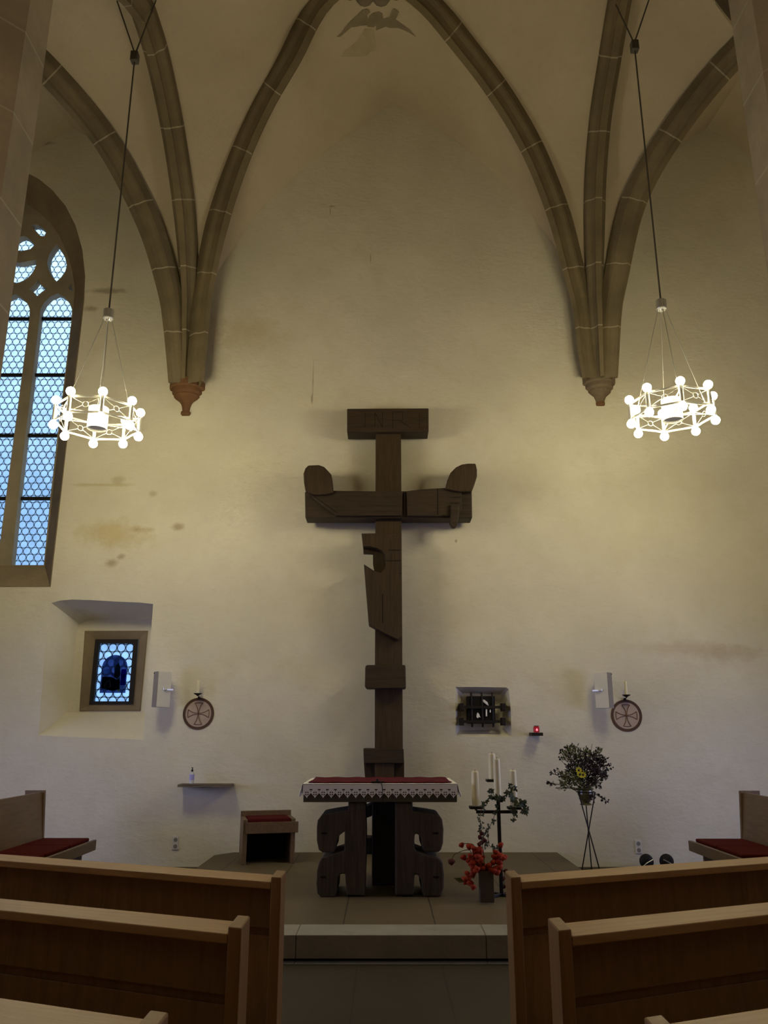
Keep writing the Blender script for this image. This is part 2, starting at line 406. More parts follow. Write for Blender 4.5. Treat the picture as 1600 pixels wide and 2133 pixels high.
# back wall of the window niche, pierced for the little window
sf_out = px([(179, 1316), (306, 1316), (291, 1479), (168, 1479)], ND)
fill_holes(bm, nbk, [sf_out], ND)
wall = tag(link('wall_end', bm, M_plaster, recalc=False), kind='structure')
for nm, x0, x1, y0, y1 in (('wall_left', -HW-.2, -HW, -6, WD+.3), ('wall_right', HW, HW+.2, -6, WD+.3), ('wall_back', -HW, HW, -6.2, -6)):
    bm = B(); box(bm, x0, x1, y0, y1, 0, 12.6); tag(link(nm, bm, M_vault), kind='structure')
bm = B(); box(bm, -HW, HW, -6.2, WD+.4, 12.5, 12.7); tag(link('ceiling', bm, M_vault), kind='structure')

# --- window 1 : three-light tracery window
bm = B()
# splayed stone surround: a little band proud of the wall and the splay
n = len(open_w)
band(bm, open_w, in_w, WD-.004, GD-.12, True)
op2 = []
for i, (x, z) in enumerate(open_w):
    op2.append((Xc+(x-Xc)*1.012, z+(z-9)*.002))
band(bm, op2, open_w, WD-.004, WD-.004, True)
def hp(pts, D=GP): return px(pts, D)
def mirl(l): return [(2*Xc-x, z) for x, z in l][::-1]
r_light = hp([(24, 1177), (91, 1177), (104.5, 1039), (119.5, 908), (135, 782), (149, 665), (150, 645), (146, 634), (136, 620), (121, 611), (104, 618), (92, 630), (84, 645), (82, 665), (68, 782), (53, 908), (38, 1039)])
mrx = [(vx(61, 665, 1177), 1177), (vx(61, 665, 908), 908), (61, 665), (62, 645), (58, 634), (48, 622)]
m_r = hp(mrx); mid_light = m_r + [(Xc, P(30, 612, GP).z)] + [(2*Xc-x, z) for x, z in m_r[::-1]]
ves = hp([(118, 508), (128, 522), (136, 538), (139, 553), (136, 565), (127, 578), (118, 586), (108, 576), (101, 562), (98, 547), (102, 531), (110, 518)])
dia = hp([(79, 582), (86, 594), (98, 601), (87, 608), (76, 618), (70, 608), (60, 602), (70, 594)])
clr = hp([(76, 541), (75, 553), (69, 566), (60, 577), (50, 584)]); clow = clr + [(Xc, P(40, 590, GP).z)] + [(2*Xc-x, z) for x, z in clr[::-1]] + [(Xc, P(42, 547, GP).z)]
cur = hp([(63, 519), (72, 510), (66, 502), (56, 494)]); cup = [(Xc, P(43, 523, GP).z)] + cur + [(Xc, P(45, 491, GP).z)] + [(2*Xc-x, z) for x, z in cur[::-1]]
topp = hp([(64, 468), (78, 467), (91, 476), (96, 484), (92, 492), (84, 491), (75, 481)])
sid = hp([(149, 590), (151.5, 607), (142, 600)])
holes = [r_light, mirl(r_light), mid_light, ves, mirl(ves), dia, mirl(dia), clow, cup, topp, mirl(topp), sid, mirl(sid)]
win = thing('window_1', None, None, (0, 0, 0)); win['kind'] = 'structure'
link('stone_surround', bm, M_frame_stone, win, recalc=False)
bm = B(); fill_holes(bm, in_w, holes, GD-.12)
for h in holes:
    cx = sum(p[0] for p in h)/len(h); cz = sum(p[1] for p in h)/len(h)
    sm = [(cx+(x-cx)*.96, cz+(z-cz)*.985) if len(h) > 14 else (cx+(x-cx)*.95, cz+(z-cz)*.95) for x, z in h]
    band(bm, h, sm if len(h) != 17 and h is not mid_light else h, GD-.12, GD)
link('tracery', bm, M_stone, win, recalc=False)
bm = B(); zs = [z for _, z in in_w]; xs_ = [x for x, _ in in_w]
v = [bm.verts.new(q) for q in ((min(xs_)-.05, GD+.005, min(zs)-.05), (max(xs_)+.05, GD+.005, min(zs)-.05), (max(xs_)+.05, GD+.005, max(zs)+.05), (min(xs_)-.05, GD+.005, max(zs)+.05))]
bm.faces.new(v)
M_glass = glass_mat('bullseye_glass', .1115, (.92, .98, 1.0), P(118, 700, GD).x, P(118, 700, GD).z)
link('leaded_glass', bm, M_glass, win)
for y in (665, 782, 908, 1039):
    bm = B(); z = P(60, y, GD-.02).z; box(bm, min(xs_), max(xs_), GD-.045, GD-.01, z-.024, z+.024); link('saddle_bar', bm, M_iron, win)
# --- window 2 : little stained window in its stone frame
w2 = thing('window_2', None, None); w2['kind'] = 'structure'
FD = ND+.02
so = px([(179, 1316), (306, 1316), (291, 1479), (168, 1479)], ND)
si = px([(199, 1332), (289, 1332), (277, 1467), (187, 1467)], FD)
bm = B()
cxs_ = sum(x for x, _ in so)/4; czs_ = sum(z for _, z in so)/4
so2 = [(x+(.014 if x > cxs_ else -.014), z+(.014 if z > czs_ else -.014)) for x, z in so]
band(bm, so2, so, ND-.010, ND-.016, True); band(bm, so2, so2, ND-.010, ND+.03, True)
band(bm, so, si, ND-.016, FD, True)
link('stone_frame', bm, M_frame_stone, w2, recalc=False)
def rect(pts): xs = [p[0] for p in pts]; zs = [p[1] for p in pts]; return min(xs), max(xs), min(zs), max(zs)
gi = px([(207, 1340), (278, 1340), (269, 1461), (197, 1461)], FD)
x0 = (si[0][0]+si[3][0])/2; x1 = (si[1][0]+si[2][0])/2; z0 = si[2][1]; z1 = si[0][1]
gx0 = (gi[0][0]+gi[3][0])/2; gx1 = (gi[1][0]+gi[2][0])/2; gz0 = gi[2][1]; gz1 = gi[0][1]
bm = B()
box(bm, x0, gx0, FD-.02, FD+.04, z0, z1); box(bm, gx1, x1, FD-.02, FD+.04, z0, z1)
box(bm, gx0, gx1, FD-.02, FD+.04, gz1, z1); box(bm, gx0, gx1, FD-.02, FD+.04, z0, gz0)
link('iron_frame', bm, M_iron, w2)
bm = B(); box(bm, gx0-.01, gx1+.01, FD+.03, FD+.036, gz0-.01, gz1+.01)
pit = (gx1-gx0)/3.97
link('leaded_glass', bm, glass_mat('small_bullseye_glass', pit, (.95, 1.03, 1.10), gx0, gz1-1.366*pit, .9), w2)
# arched stained panel
cxp = (gx0+gx1)/2-.005; pw = (gx1-gx0)*.37; pz0 = gz0+(gz1-gz0)*.145; pz1 = gz0+(gz1-gz0)*.80
arc = [(cxp-pw, pz0), (cxp+pw, pz0)] + [(cxp+pw*math.cos(t*PI/14), pz1-pw+pw*math.sin(t*PI/14)) for t in range(15)]
bm = B(); prism(bm, arc, FD+.016, FD+.026); link('stained_panel', bm, stained('blue_stained_glass', (.22, .25, .40)), w2)
H_ = pz1-pz0
def glasspiece(nm, col): return stained(nm, tuple(min(1, c*1.9+.05) for c in col), .8)
def patch(nm, pts, col, d=.012):
    bm = B(); prism(bm, [(cxp+u*pw, pz0+v*H_) for u, v in pts], FD+d, FD+d+.003); link('glass_piece', bm, glasspiece(nm, col), w2)
patch('glass_grey_blue', [(-.85, .60), (-.2, .66), (-.15, .50), (-.5, .44), (-.9, .50)], (.32, .38, .62))
patch('glass_pale_figure', [(-.1, .95), (.3, .97), (.34, .82), (.1, .70), (-.12, .72)], (.34, .36, .45))
patch('glass_green', [(.3, .80), (.45, .68), (.5, .45), (.3, .34), (.05, .42), (-.02, .68)], (.09, .12, .08))
patch('glass_pale_hand', [(-.2, .56), (.2, .5), (.25, .4), (0, .40), (-.2, .46)], (.30, .30, .42))
patch('glass_dark_robe', [(-.9, .42), (-.2, .42), (.3, .34), (.5, .42), (.55, .1), (-.05, .05), (-.9, .12)], (.012, .016, .02))
patch('glass_deep_blue', [(.56, .62), (.95, .62), (.95, .2), (.56, .2)], (.03, .03, .26))
patch('glass_pale_child', [(-.55, .30), (-.3, .34), (-.15, .16), (-.5, .10), (-.75, .16)], (.26, .32, .42), .008)
patch('glass_white_scroll', [(.45, .20), (.95, .21), (.9, .12), (.4, .12)], (.42, .46, .60))
patch('glass_yellow_flower', [(.42, .09), (.56, .09), (.56, .04), (.42, .04)], (.6, .6, .08), .007)
# ------------------------------------------------------------------ vault : ribs
DK = 8.1                                        # depth of the vault crown line
def on_line(pxy, a, b, D=None):                 # point of picture ray over the plan line x = a + b*D
    r = ray(*pxy); k = r.x/r.y; Dd = a/(k-b); t = Dd/r.y
    return Vector((0, 0, EYE)) + r*t
def plan(x0, y0, x1, y1): b = (x1-x0)/(y1-y0); return x0-b*y0, b
KEY = P(776, -78, DK)
ribs = {}
def rib_curve(pts, corner, end, endh=None):
    a, b = plan(corner[0], corner[1], end[0], end[1])
    c = [on_line(q, a, b) for q in pts]
    for q in c: q.y = min(q.y, WD-.10)
    # crown point
    while abs(c[-1].y-LC[1]) > abs(end[1]-LC[1])-.25: c.pop()
    if not endh:
        d = c[-1]-c[-2]; g = math.hypot(d.x, d.y); m_ = math.hypot(end[0]-c[-1].x, end[1]-c[-1].y); endh = c[-1].z + .45*m_*d.z/g
    c.append(Vector((end[0], end[1], endh)))
    return c
LC = (-2.86, 10.66); RC = (3.09, 10.66)
ribs['CL'] = rib_curve([(409, 800), (414, 740), (419, 680), (428, 605), (459, 465), (498, 343), (549, 226), (612, 116), (672, 5)], LC, (KEY.x, KEY.y), KEY.z)
ribs['BL'] = rib_curve([(391, 800), (391, 740), (391, 680), (391, 605), (382, 452), (359, 286), (327, 131), (297, 5)], LC, (-3.08, DK))
ribs['AL'] = rib_curve([(372, 800), (367, 740), (361, 680), (349, 605), (305, 464), (216, 295), (88, 143)], LC, (-5.0, DK))
ribs['CR'] = rib_curve([(1230, 790), (1221, 735), (1212, 650), (1197, 590), (1157, 445), (1101, 308), (1027, 185), (943, 75), (878, 0)], RC, (KEY.x, KEY.y), KEY.z)
ribs['BR'] = rib_curve([(1248, 790), (1246, 735), (1243, 650), (1241, 590), (1242, 398), (1252, 259), (1272, 130), (1294, 0)], RC, (3.15, DK))
ribs['AR'] = rib_curve([(1266, 790), (1269, 735), (1274, 650), (1285, 590), (1324, 425), (1407, 276), (1521, 132)], RC, (5.2, DK))
def resample(c, n):
    pts = smoothpoly([tuple(q) for q in c], 12); L = [0]
    for i in range(1, len(pts)): L.append(L[-1]+(pts[i]-pts[i-1]).length)
    out = []; j = 0
    for k in range(n):
        s = L[-1]*k/(n-1)
        while j < len(L)-2 and L[j+1] < s: j += 1
        f = (s-L[j])/max(1e-6, L[j+1]-L[j]); out.append(pts[j].lerp(pts[j+1], min(1, max(0, f))))
    return out, L[-1]
NR = 40
RW = {}
PROF = [(-.15, .16), (-.15, .02), (-.135, -.01), (-.085, -.05), (-.055, -.11), (-.05, -.155), (.05, -.155), (.055, -.11), (.085, -.05), (.135, -.01), (.15, .02), (.15, .16)]
def frames(c):
    ph = Vector((c[-1].x-c[0].x, c[-1].y-c[0].y, 0)).normalized()
    s = Vector((-ph.y, ph.x, 0)); out = []
    for i in range(len(c)):
        t = (c[min(i+1, len(c)-1)]-c[max(i-1, 0)]).normalized()
        nrm = s.cross(t).normalized()
        if nrm.dot(-ph*.5+Vector((0, 0, 1))) < 0: nrm = -nrm
        out.append((s, nrm))
    out[-1] = (s, Vector((0, 0, 1)))
    return out
def make_rib(key, c, sc=1.0, name='vault_rib'):
    c, L = resample(c, NR); fr = frames(c); bm = B(); uvl = bm.loops.layers.uv.new('UVMap'); rows = []
    for p, (s, nrm) in zip(c, fr):
        i_ = len(rows); kk_ = min(1.0, .52+.48*max(0, (L*i_/(NR-1)-.1))/2.4)*sc
        rows.append([bm.verts.new(p + s*u*kk_ + nrm*v) for u, v in PROF])
    m = len(PROF)
    for i in range(NR-1):
        for k in range(m-1):
            f = bm.faces.new((rows[i][k], rows[i][k+1], rows[i+1][k+1], rows[i+1][k]))
            for lp, (ii, kk) in zip(f.loops, ((i, k), (i, k+1), (i+1, k+1), (i+1, k))): lp[uvl].uv = (L*ii/(NR-1)+.2, kk/m)
    RW[key] = [p + nrm*.10 for p, (s, nrm) in zip(c, fr)]
    o = link(name, bm, M_rib); o['kind'] = 'structure'; return o
n_trim = [4]
def tname(o):
    n_trim[0] += 1; o.name = 'trim_%d' % n_trim[0]; return o
for k in ('CL', 'BL', 'AL', 'CR', 'BR', 'AR'): tname(make_rib(k, ribs[k], 1.0))
# their continuation, down to the pillars on this side of the crown
PLX, PRX, PD = -3.41, 3.53, 5.50
def far_half(key, pil):
    c = ribs[key]; top = c[-1]; z0 = c[0]
    Lp = math.hypot(top.x-z0.x, top.y-z0.y); out = []
    for q in c:
        f = math.hypot(q.x-z0.x, q.y-z0.y)/Lp
        out.append(Vector((pil[0]+(top.x-pil[0])*f, pil[1]+(top.y-pil[1])*f, q.z)))
    return out
for k, pil in (('CL', (PLX+.12, PD+.1)), ('BL', (PLX, PD+.1)), ('AL', (PLX-.12, PD+.1)), ('CR', (PRX-.12, PD+.1)), ('BR', (PRX, PD+.1)), ('AR', (PRX+.12, PD+.1))):
    tname(make_rib(k+'2', far_half(k, pil)))
# webs
def web(bm, c1, c2, m=8):
    rows = []
    for a, b in zip(c1, c2):
        r = []
        for j in range(m+1):
            t = j/m; q = a.lerp(b, t); r.append(bm.verts.new(q))
        rows.append(r)
    for i in range(len(rows)-1):
        for j in range(m):
            try: bm.faces.new((rows[i][j], rows[i][j+1], rows[i+1][j+1], rows[i+1][j]))
            except ValueError: pass
def arc_curve(pts): return resample([Vector(p) for p in pts], NR)[0]
APX = (P(815, 215, WD).x, WD+.03, P(815, 215, WD).z)
wl = [P(398, 800, WD), P(400, 740, WD), P(410, 680, WD), P(432, 605, WD), P(500, 500, WD), P(560, 420, WD), P(650, 338, WD), P(740, 270, WD)]
wr = [P(1238, 790, WD), P(1236, 735, WD), P(1228, 650, WD), P(1195, 570, WD), P(1130, 480, WD), P(1060, 390, WD), P(970, 310, WD), P(890, 255, WD)]
WL = arc_curve([(q.x, WD+.03, q.z) for q in wl]+[APX]); WR = arc_curve([(q.x, WD+.03, q.z) for q in wr]+[APX])
def aisle_arch(x0, xk, zs):
    sg = 1 if xk > x0 else -1; h = abs(xk-x0)
    return arc_curve([(x0, WD+.03, zs), (x0+sg*.02, WD+.03, zs+.8), (x0+sg*h*.10, WD+.03, 8.0), (x0+sg*h*.28, WD+.03, 9.2), (x0+sg*h*.52, WD+.03, 10.05), (x0+sg*h*.78, WD+.03, 10.65), (xk, WD+.03, 11.0)])
AWL = aisle_arch(-2.86, -5.0, RW['AL'][0].z); AWR = aisle_arch(3.09, 5.2, RW['AR'][0].z)
def vweb(name, pairs):
    bm = B()
    for a, b in pairs: web(bm, a, b)
    bmesh.ops.remove_doubles(bm, verts=bm.verts[:], dist=.002)
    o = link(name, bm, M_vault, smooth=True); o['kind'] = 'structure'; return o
webs = []
wc = vweb('ceiling_web', [(WL, RW['CL']), (WR, RW['CR'])]); webs.append(wc)
webs.append(vweb('ceiling_web', [(RW['CL'], RW['BL'])])); webs.append(vweb('ceiling_web', [(RW['CR'], RW['BR'])]))
webs.append(vweb('ceiling_web', [(RW['BL'], RW['AL']), (RW['AL'], AWL)])); webs.append(vweb('ceiling_web', [(RW['BR'], RW['AR']), (RW['AR'], AWR)]))
def near_arch(pil, top): return arc_curve([(pil[0]+(top[0]-pil[0])*f, PD, pil[2]+(top[2]-pil[2])*g) for f, g in ((0, 0), (.02, .2), (.1, .45), (.3, .75), (.6, .92), (1, 1))])
NL = near_arch((PLX, 0, RW['CL2'][0].z), (KEY.x, 0, KEY.z)); NRr = near_arch((PRX, 0, RW['CR2'][0].z), (KEY.x, 0, KEY.z))
webs.append(vweb('ceiling_web', [(RW['CL2'], RW['BL2']), (RW['CR2'], RW['BR2']), (NL, RW['CL2']), (NRr, RW['CR2']), (RW['BL2'], RW['AL2']), (RW['BR2'], RW['AR2'])]))
def mir(c, xk): return [Vector((2*xk-q.x, q.y, q.z)) for q in c]
webs.append(vweb('ceiling_web', [(mir(RW['BL'], -5.0), mir(RW['AL'], -5.0)), (mir(RW['AL'], -5.0), mir(AWL, -5.0)), (mir(RW['BL2'], -5.0), mir(RW['AL2'], -5.0)),
                                 (mir(RW['BR'], 5.2), mir(RW['AR'], 5.2)), (mir(RW['AR'], 5.2), mir(AWR, 5.2)), (mir(RW['BR2'], 5.2), mir(RW['AR2'], 5.2))]))
for o in webs: tname(o)
# pillars
def pillar(cx, r):
    bm = B(); uvl = bm.loops.layers.uv.new('UVMap'); R = r/math.cos(PI/8)
    zz = [0, .5, .52, 8.35, 8.9]; rr = [R*1.2, R*1.2, R, R, R*.75]
    rows = [[bm.verts.new((cx+q*math.cos(PI/8+k*PI/4), PD+q*math.sin(PI/8+k*PI/4), z)) for k in range(8)] for z, q in zip(zz, rr)]
    for i in range(len(zz)-1):
        for k in range(8):
            f = bm.faces.new((rows[i][k], rows[i][(k+1) % 8], rows[i+1][(k+1) % 8], rows[i+1][k]))
            for lp in f.loops: lp[uvl].uv = (lp.vert.co.z+(.4 if cx > 0 else 0), k/8)
    bm.faces.new(rows[-1])
    o = link('pillar', bm, M_pillar); tname(o); o['kind'] = 'structure'
pillar(PLX, .44); pillar(PRX, .44)
# corbels
def corbel(cx, z, lab, mats, bands):
    t = thing('rib_corbel', lab, 'corbel', (cx, WD, z), 0)
    for nm, prof, m in bands:
        bm = B(); lathe(bm, prof, (0, 0, 0), 8, PI, 2*PI); 
        for vv in bm.verts: vv.co.y *= 1.0
        link(nm, bm, m, t)
zc = P(392, 806, WD).z
corbel(P(391, 806, WD).x, zc, 'reddish turned stone corbel ending the left rib cluster, on the plaster wall', None,
       [('abacus', [(.0, .05), (.255, .05), (.255, -.05), (.235, -.07), (.0, -.07)], M_corb_red),
        ('bell', [(.0, -.068), (.215, -.07), (.215, -.12), (.18, -.15), (.19, -.165), (.16, -.20), (.10, -.245), (.075, -.28), (.06, -.33), (.05, -.40), (.0, -.40)], M_corb_red),
        ('drop', [(.0, -.398), (.07, -.40), (.072, -.43), (.05, -.455), (.0, -.455)], M_corb_red)])
zc = P(1246, 795, WD).z
corbel(P(1247, 795, WD).x, zc, 'grey-brown moulded stone corbel ending the right rib cluster, on the plaster wall', None,
       [('abacus', [(.0, .05), (.235, .05), (.235, -.05), (.215, -.07), (.0, -.07)], M_corb),
        ('bell', [(.0, -.068), (.20, -.07), (.20, -.12), (.165, -.15), (.165, -.175), (.13, -.21), (.09, -.245), (.07, -.29), (.06, -.33), (.0, -.33)], M_corb),
        ('drop', [(.0, -.328), (.065, -.33), (.065, -.37), (.05, -.385), (.0, -.385)], M_corb_red)])
# painted figure and boss on the vault crown
bvh = BVHTree.FromPolygons([v.co.copy() for v in wc.data.vertices], [tuple(p.vertices) for p in wc.data.polygons])
def paint(name, pts, mat, parent, off=.012, n=1):
    bm = B(); poly = pts
    cx = sum(p[0] for p in poly)/len(poly); cy = sum(p[1] for p in poly)/len(poly)
    # dense polygon fill so the patch follows the curved vault
    tmp = B(); vs = [tmp.verts.new((x, y, 0)) for x, y in poly]; tmp.faces.new(vs)
    bmesh.ops.triangulate(tmp, faces=tmp.faces[:])
    bmesh.ops.subdivide_edges(tmp, edges=tmp.edges[:], cuts=3, use_grid_fill=True)
    for v in tmp.verts:
        r = ray(v.co.x, v.co.y).normalized(); hit = bvh.ray_cast(Vector((0, 0, EYE)), r)
        if hit[0] is None: hit = (P(v.co.x, v.co.y, 9.3),)
        v.co = hit[0] - r*off
    bmesh.ops.triangulate(tmp, faces=tmp.faces[:])
    bm.free(); return link(name, tmp, mat, parent)
M_pt1 = plain('faded_brown_paint', (.42, .35, .245), .95, var=.2, sc=5)
M_pt2 = plain('faded_dark_paint', (.25, .205, .14), .95, var=.3, sc=5)
M_pt3 = plain('grey_cloud_paint', (.20, .165, .12), .95, var=.25, sc=6)
def c3(pts): return [(660+x*.15, y*.15) for x, y in pts]
an = thing('painted_angel', 'faded brown winged angel painted on the vault below the crown boss', 'painting')
paint('robe', c3([(660, 400), (800, 420), (820, 600), (820, 700), (740, 725), (700, 780), (560, 790), (320, 785), (390, 700), (480, 640), (560, 570), (620, 490)]), M_pt1, an)
paint('wing', c3([(640, 130), (700, 200), (720, 350), (600, 360), (540, 375), (480, 380), (400, 450), (330, 510), (270, 515), (340, 450), (390, 380), (470, 290), (560, 210)]), M_pt2, an)
paint('wing', c3([(830, 300), (930, 260), (1000, 240), (1090, 270), (1180, 330), (1290, 410), (1390, 520), (1290, 460), (1200, 415), (1130, 390), (1010, 390), (960, 370), (820, 425)]), M_pt2, an)
paint('head', c3([(700, 300), (720, 240), (780, 180), (850, 160), (910, 190), (920, 260), (870, 340), (780, 380), (700, 370)]), M_pt2, an, .016)
paint('arm', c3([(1010, 240), (1040, 150), (1080, 120), (1140, 170), (1120, 230), (1080, 280), (1020, 320)]), M_pt2, an, .018)
paint('arm', c3([(620, 220), (660, 130), (720, 130), (745, 170), (700, 210), (690, 260)]), M_pt2, an, .018)
kb = thing('vault_boss', 'dark scalloped cloud-edged boss where the ribs meet at the crown', 'boss', tuple(KEY))
bm = B()
lathe(bm, [(.0, .02), (.46, .02), (.48, -.04), (.40, -.10), (.0, -.13)], (0, 0, 0), 24); link('disc', bm, M_pt3, kb)
bm = B()
for k in range(14):
    a = 2*PI*k/14; sphere(bm, (.50*math.cos(a), .50*math.sin(a), -.04), .125, 1, 1, .5, 10, 6)
link('cloud_border', bm, M_pt3, kb, smooth=True)

# ------------------------------------------------------------------ chandeliers
def chandelier(lab, c, hubz, topz, vl, vr, ph, R):
    t = thing('ring_chandelier', lab, 'chandelier', c, 0, 'lit ring chandeliers')
    cx, cy, cz = c; HL = .14
    V = [(R*math.sin(ph+k*PI/4), -R*math.cos(ph+k*PI/4)) for k in range(8)]
    bm = B()
    for z in (HL*.62, -HL*.62):
        for k in range(8):
            a = Vector((V[k][0], V[k][1], z)); b = Vector((V[(k+1) % 8][0], V[(k+1) % 8][1], z)); d = (b-a).normalized(); ang = math.atan2(d.y, d.x)
            M = Matrix.Translation((a+b)/2) @ Matrix.Rotation(ang, 4, 'Z'); Lh = (b-a).length/2
            box(bm, -Lh, Lh, -.004, .004, -.011, .011, M)
    link('ring_frame', bm, M_steel, t)
    bm = B()
    for k in range(8):
        a = Vector((V[k][0], V[k][1], 0)); b = Vector((V[(k+1) % 8][0], V[(k+1) % 8][1], 0)); m = (a+b)/2; d = (b-a).normalized(); rr = .03
        tube(bm, [m + d*rr*math.cos(q*PI/8) + Vector((0, 0, rr*math.sin(q*PI/8))) for q in range(17)], .0035, 6, False)
        for sx in (-1, 1):
            for sz in (-1, 1):
                e1 = (b if sx > 0 else a) + Vector((0, 0, sz*HL*.6)); dd = (e1-m).normalized(); tube(bm, [m+dd*rr, e1], .0032, 6)
    link('lattice', bm, M_steel, t)
    bm = B(); dr = R*.24; dh = .12
    lathe(bm, [(dr, -dh), (dr, dh), (dr-.004, dh), (dr-.004, -dh)], (0, 0, 0), 32); 
    for f in [f for f in bm.faces if len(f.verts) > 4]: bm.faces.remove(f)
    vs = [bm.verts.new(((dr-.004)*math.cos(2*PI*k/32), (dr-.004)*math.sin(2*PI*k/32), -dh+.03)) for k in range(32)]; bm.faces.new(vs)
    link('drum', bm, M_white_metal, t, smooth=False)
    bm = B()
    for k in range(0, 8, 2):
        for z in (HL*.45, -HL*.45):
            tube(bm, [(0, 0, z), (V[k][0], V[k][1], z)], .006, 6)
    link('spokes', bm, M_steel, t)
    for k in range(8):
        bm = B(); lathe(bm, [(.021, -HL+.035), (.021, HL-.035)], (V[k][0], V[k][1], 0), 14)
        h = link('lamp_tube', bm, M_steel, t, smooth=False)
        for s in (1, -1):
            bm = B(); z = HL*s
            sphere(bm, (V[k][0], V[k][1], z), .046, 1, 1, 1, 16, 10)
            lathe(bm, [(.018, -.055), (.024, -.04), (.035, -.025), (.04, 0)] if s > 0 else [(.04, 0), (.035, .025), (.024, .04), (.018, .055)], (V[k][0], V[k][1], z), 14)
            link('bulb', bm, M_bulb, t, smooth=True)
    hz = hubz-cz
    bm = B(); lathe(bm, [(.052, hz-.11), (.058, hz-.10), (.058, hz+.0), (.05, hz+.008)], (0, 0, 0), 24); link('hub', bm, M_steel, t)
    bm = B(); lathe(bm, [(.02, hz-.13), (.026, hz-.115), (.026, hz-.10)], (0, 0, 0), 16); link('hub_collar', bm, M_silver, t)
    for k in (0, 2, 4, 6):
        bm = B(); tube(bm, [(V[k][0]*.08, V[k][1]*.08, hz-.09), (V[k][0]*.8, V[k][1]*.8, HL*.45)], .0045, 6); link('suspension_cable', bm, M_steel, t)
    tz = topz-cz
    bm = B(); tube(bm, [(0, 0, hz), (0, 0, tz-.05)], .010, 8); link('rope', bm, M_rope, t)
    bm = B(); box(bm, -.045, .045, -.045, .045, tz-.07, tz+.07); link('rope_block', bm, M_rope, t, bevel=.01)
    for q in (vl, vr):
        bm = B(); tube(bm, [(0, 0, tz+.05), tuple(Vector(q)-Vector(c))], .009, 8); link('upper_rope', bm, M_rope, t)
    return t
CD = 8.0
cl = P(204, 872, CD); cr = P(1400, 854, CD)
chandelier('lit ring chandelier hanging at the left before the tall tracery window', tuple(cl), P(222, 655, CD).z+.05, P(272, 120, CD).z,
           P(233, -30, 7.95), P(330, -12, 8.05), math.radians(24), .432)
chandelier('lit ring chandelier hanging at the right before the blank plaster wall', tuple(cr), P(1374, 635, CD).z+.05, P(1324, 97, CD).z,
           P(1283, 10, 8.05), P(1362, -30, 7.95), math.radians(-7), .437)

# ------------------------------------------------------------------ the carved cross on the wall
cr_ = thing('carved_wooden_cross', 'tall dark wooden crucifix-like cross of stacked carved beams on the end wall', 'cross', (0, 0, 0))
def cp(nm, pts, D0, D1, m=M_cross, bev=.012, parent=cr_, lab=None):
    bm = B(); pxprism(bm, pts, D0, D1); o = link(nm, bm, m, parent, bevel=bev)
    if lab: o['label'] = lab
    return o
F0 = 10.45
xa = P(782.5, 905, F0).x; xb = P(835.5, 905, F0).x
bm = B(); box(bm, xa, xb, F0, WD-.02, PLAT, P(800, 855, F0).z); post = link('post', bm, M_cross, cr_, bevel=.01)
tb_ = cp('title_board', [(723, 851), (893, 850), (893, 899), (723, 900)], 10.36, 10.66, M_cross_h)
# carved letters I N R I
def stroke(pts, D, wd=.007, parent=tb_):
    for (a, b) in pts:
        bm = B(); A = P(a[0], a[1], D); Bq = P(b[0], b[1], D); d = (Bq-A); L = d.length; ang = math.atan2(d.z, d.x)
        M = Matrix.Translation((A+Bq)/2) @ Matrix.Rotation(-ang, 4, 'Y'); box(bm, -L/2, L/2, -.0015, .003, -wd/2, wd/2, M)
        link('carved_groove', bm, M_groove, parent)
def q2(x, y): return (700+x*.1375, 830+y*.1375)
DB = 10.36
stroke([(q2(440, 210), q2(440, 440))], DB)
stroke([(q2(590, 440), q2(590, 215)), (q2(590, 215), q2(705, 440)), (q2(705, 440), q2(705, 210))], DB)
stroke([(q2(860, 210), q2(860, 450)), (q2(860, 205), q2(1010, 205)), (q2(1010, 205), q2(1010, 330)), (q2(1010, 330), q2(860, 330)), (q2(960, 330), q2(1130, 445))], DB)
stroke([(q2(1265, 205), q2(1265, 450))], DB)
cp('crossbeam', [(635, 1024), (983, 1022), (984, 1079), (636, 1079)], 10.34, 10.62, M_cross_h)
cp('left_arm', [(637, 1022), (694, 1022), (839, 1024), (837, 1074), (700, 1074), (680, 1060), (655, 1040)], 10.29, 10.345, M_cross_h, .006)
lf = cp('raised_fist', [(632, 986), (636, 975), (642, 969), (664, 968), (675, 972), (684, 981), (690, 988), (692, 1008), (695, 1026), (680, 1030), (655, 1031), (636, 1022), (633, 1005)], 10.24, 10.56, M_cross, .014)
stroke([((640, 1024), (702, 1068)), ((660, 1020), (690, 1003))], 10.29, .012, lf)
cp('right_arm', [(847, 1023), (880, 1019), (912, 1017), (932, 1016), (962, 1016), (962, 1060), (955, 1072), (912, 1074), (849, 1074)], 10.28, 10.345, M_cross_h, .006)
rf = cp('raised_fist', [(928, 1018), (932, 1000), (939, 984), (950, 973), (962, 967), (975, 965), (991, 965), (994, 978), (994, 992), (989, 1008), (983, 1023), (957, 1024)], 10.22, 10.56, M_cross, .014)
cp('hanging_thumb', [(939, 1050), (957, 1050), (956, 1078), (954, 1090), (949, 1098), (942, 1098), (937, 1089), (939, 1070)], 10.23, 10.33, M_cross_h, .012)
stroke([((943, 1036), (958, 1036)), ((937, 1048), (956, 1048)), ((957, 1024), (983, 1023)), ((912, 1018), (912, 1072)), ((843, 1024), (843, 1074))], 10.278, .009, rf)
to = cp('torso', [(753, 1111), (836, 1110), (837, 1180), (838, 1325), (829, 1332), (800, 1318), (768, 1300), (763, 1240), (758, 1175), (766, 1180), (778, 1188), (793, 1193), (802, 1184), (804, 1173), (802, 1155), (796, 1147), (787, 1142), (770, 1138), (756, 1138)], 10.28, 10.52, M_cross, .006)
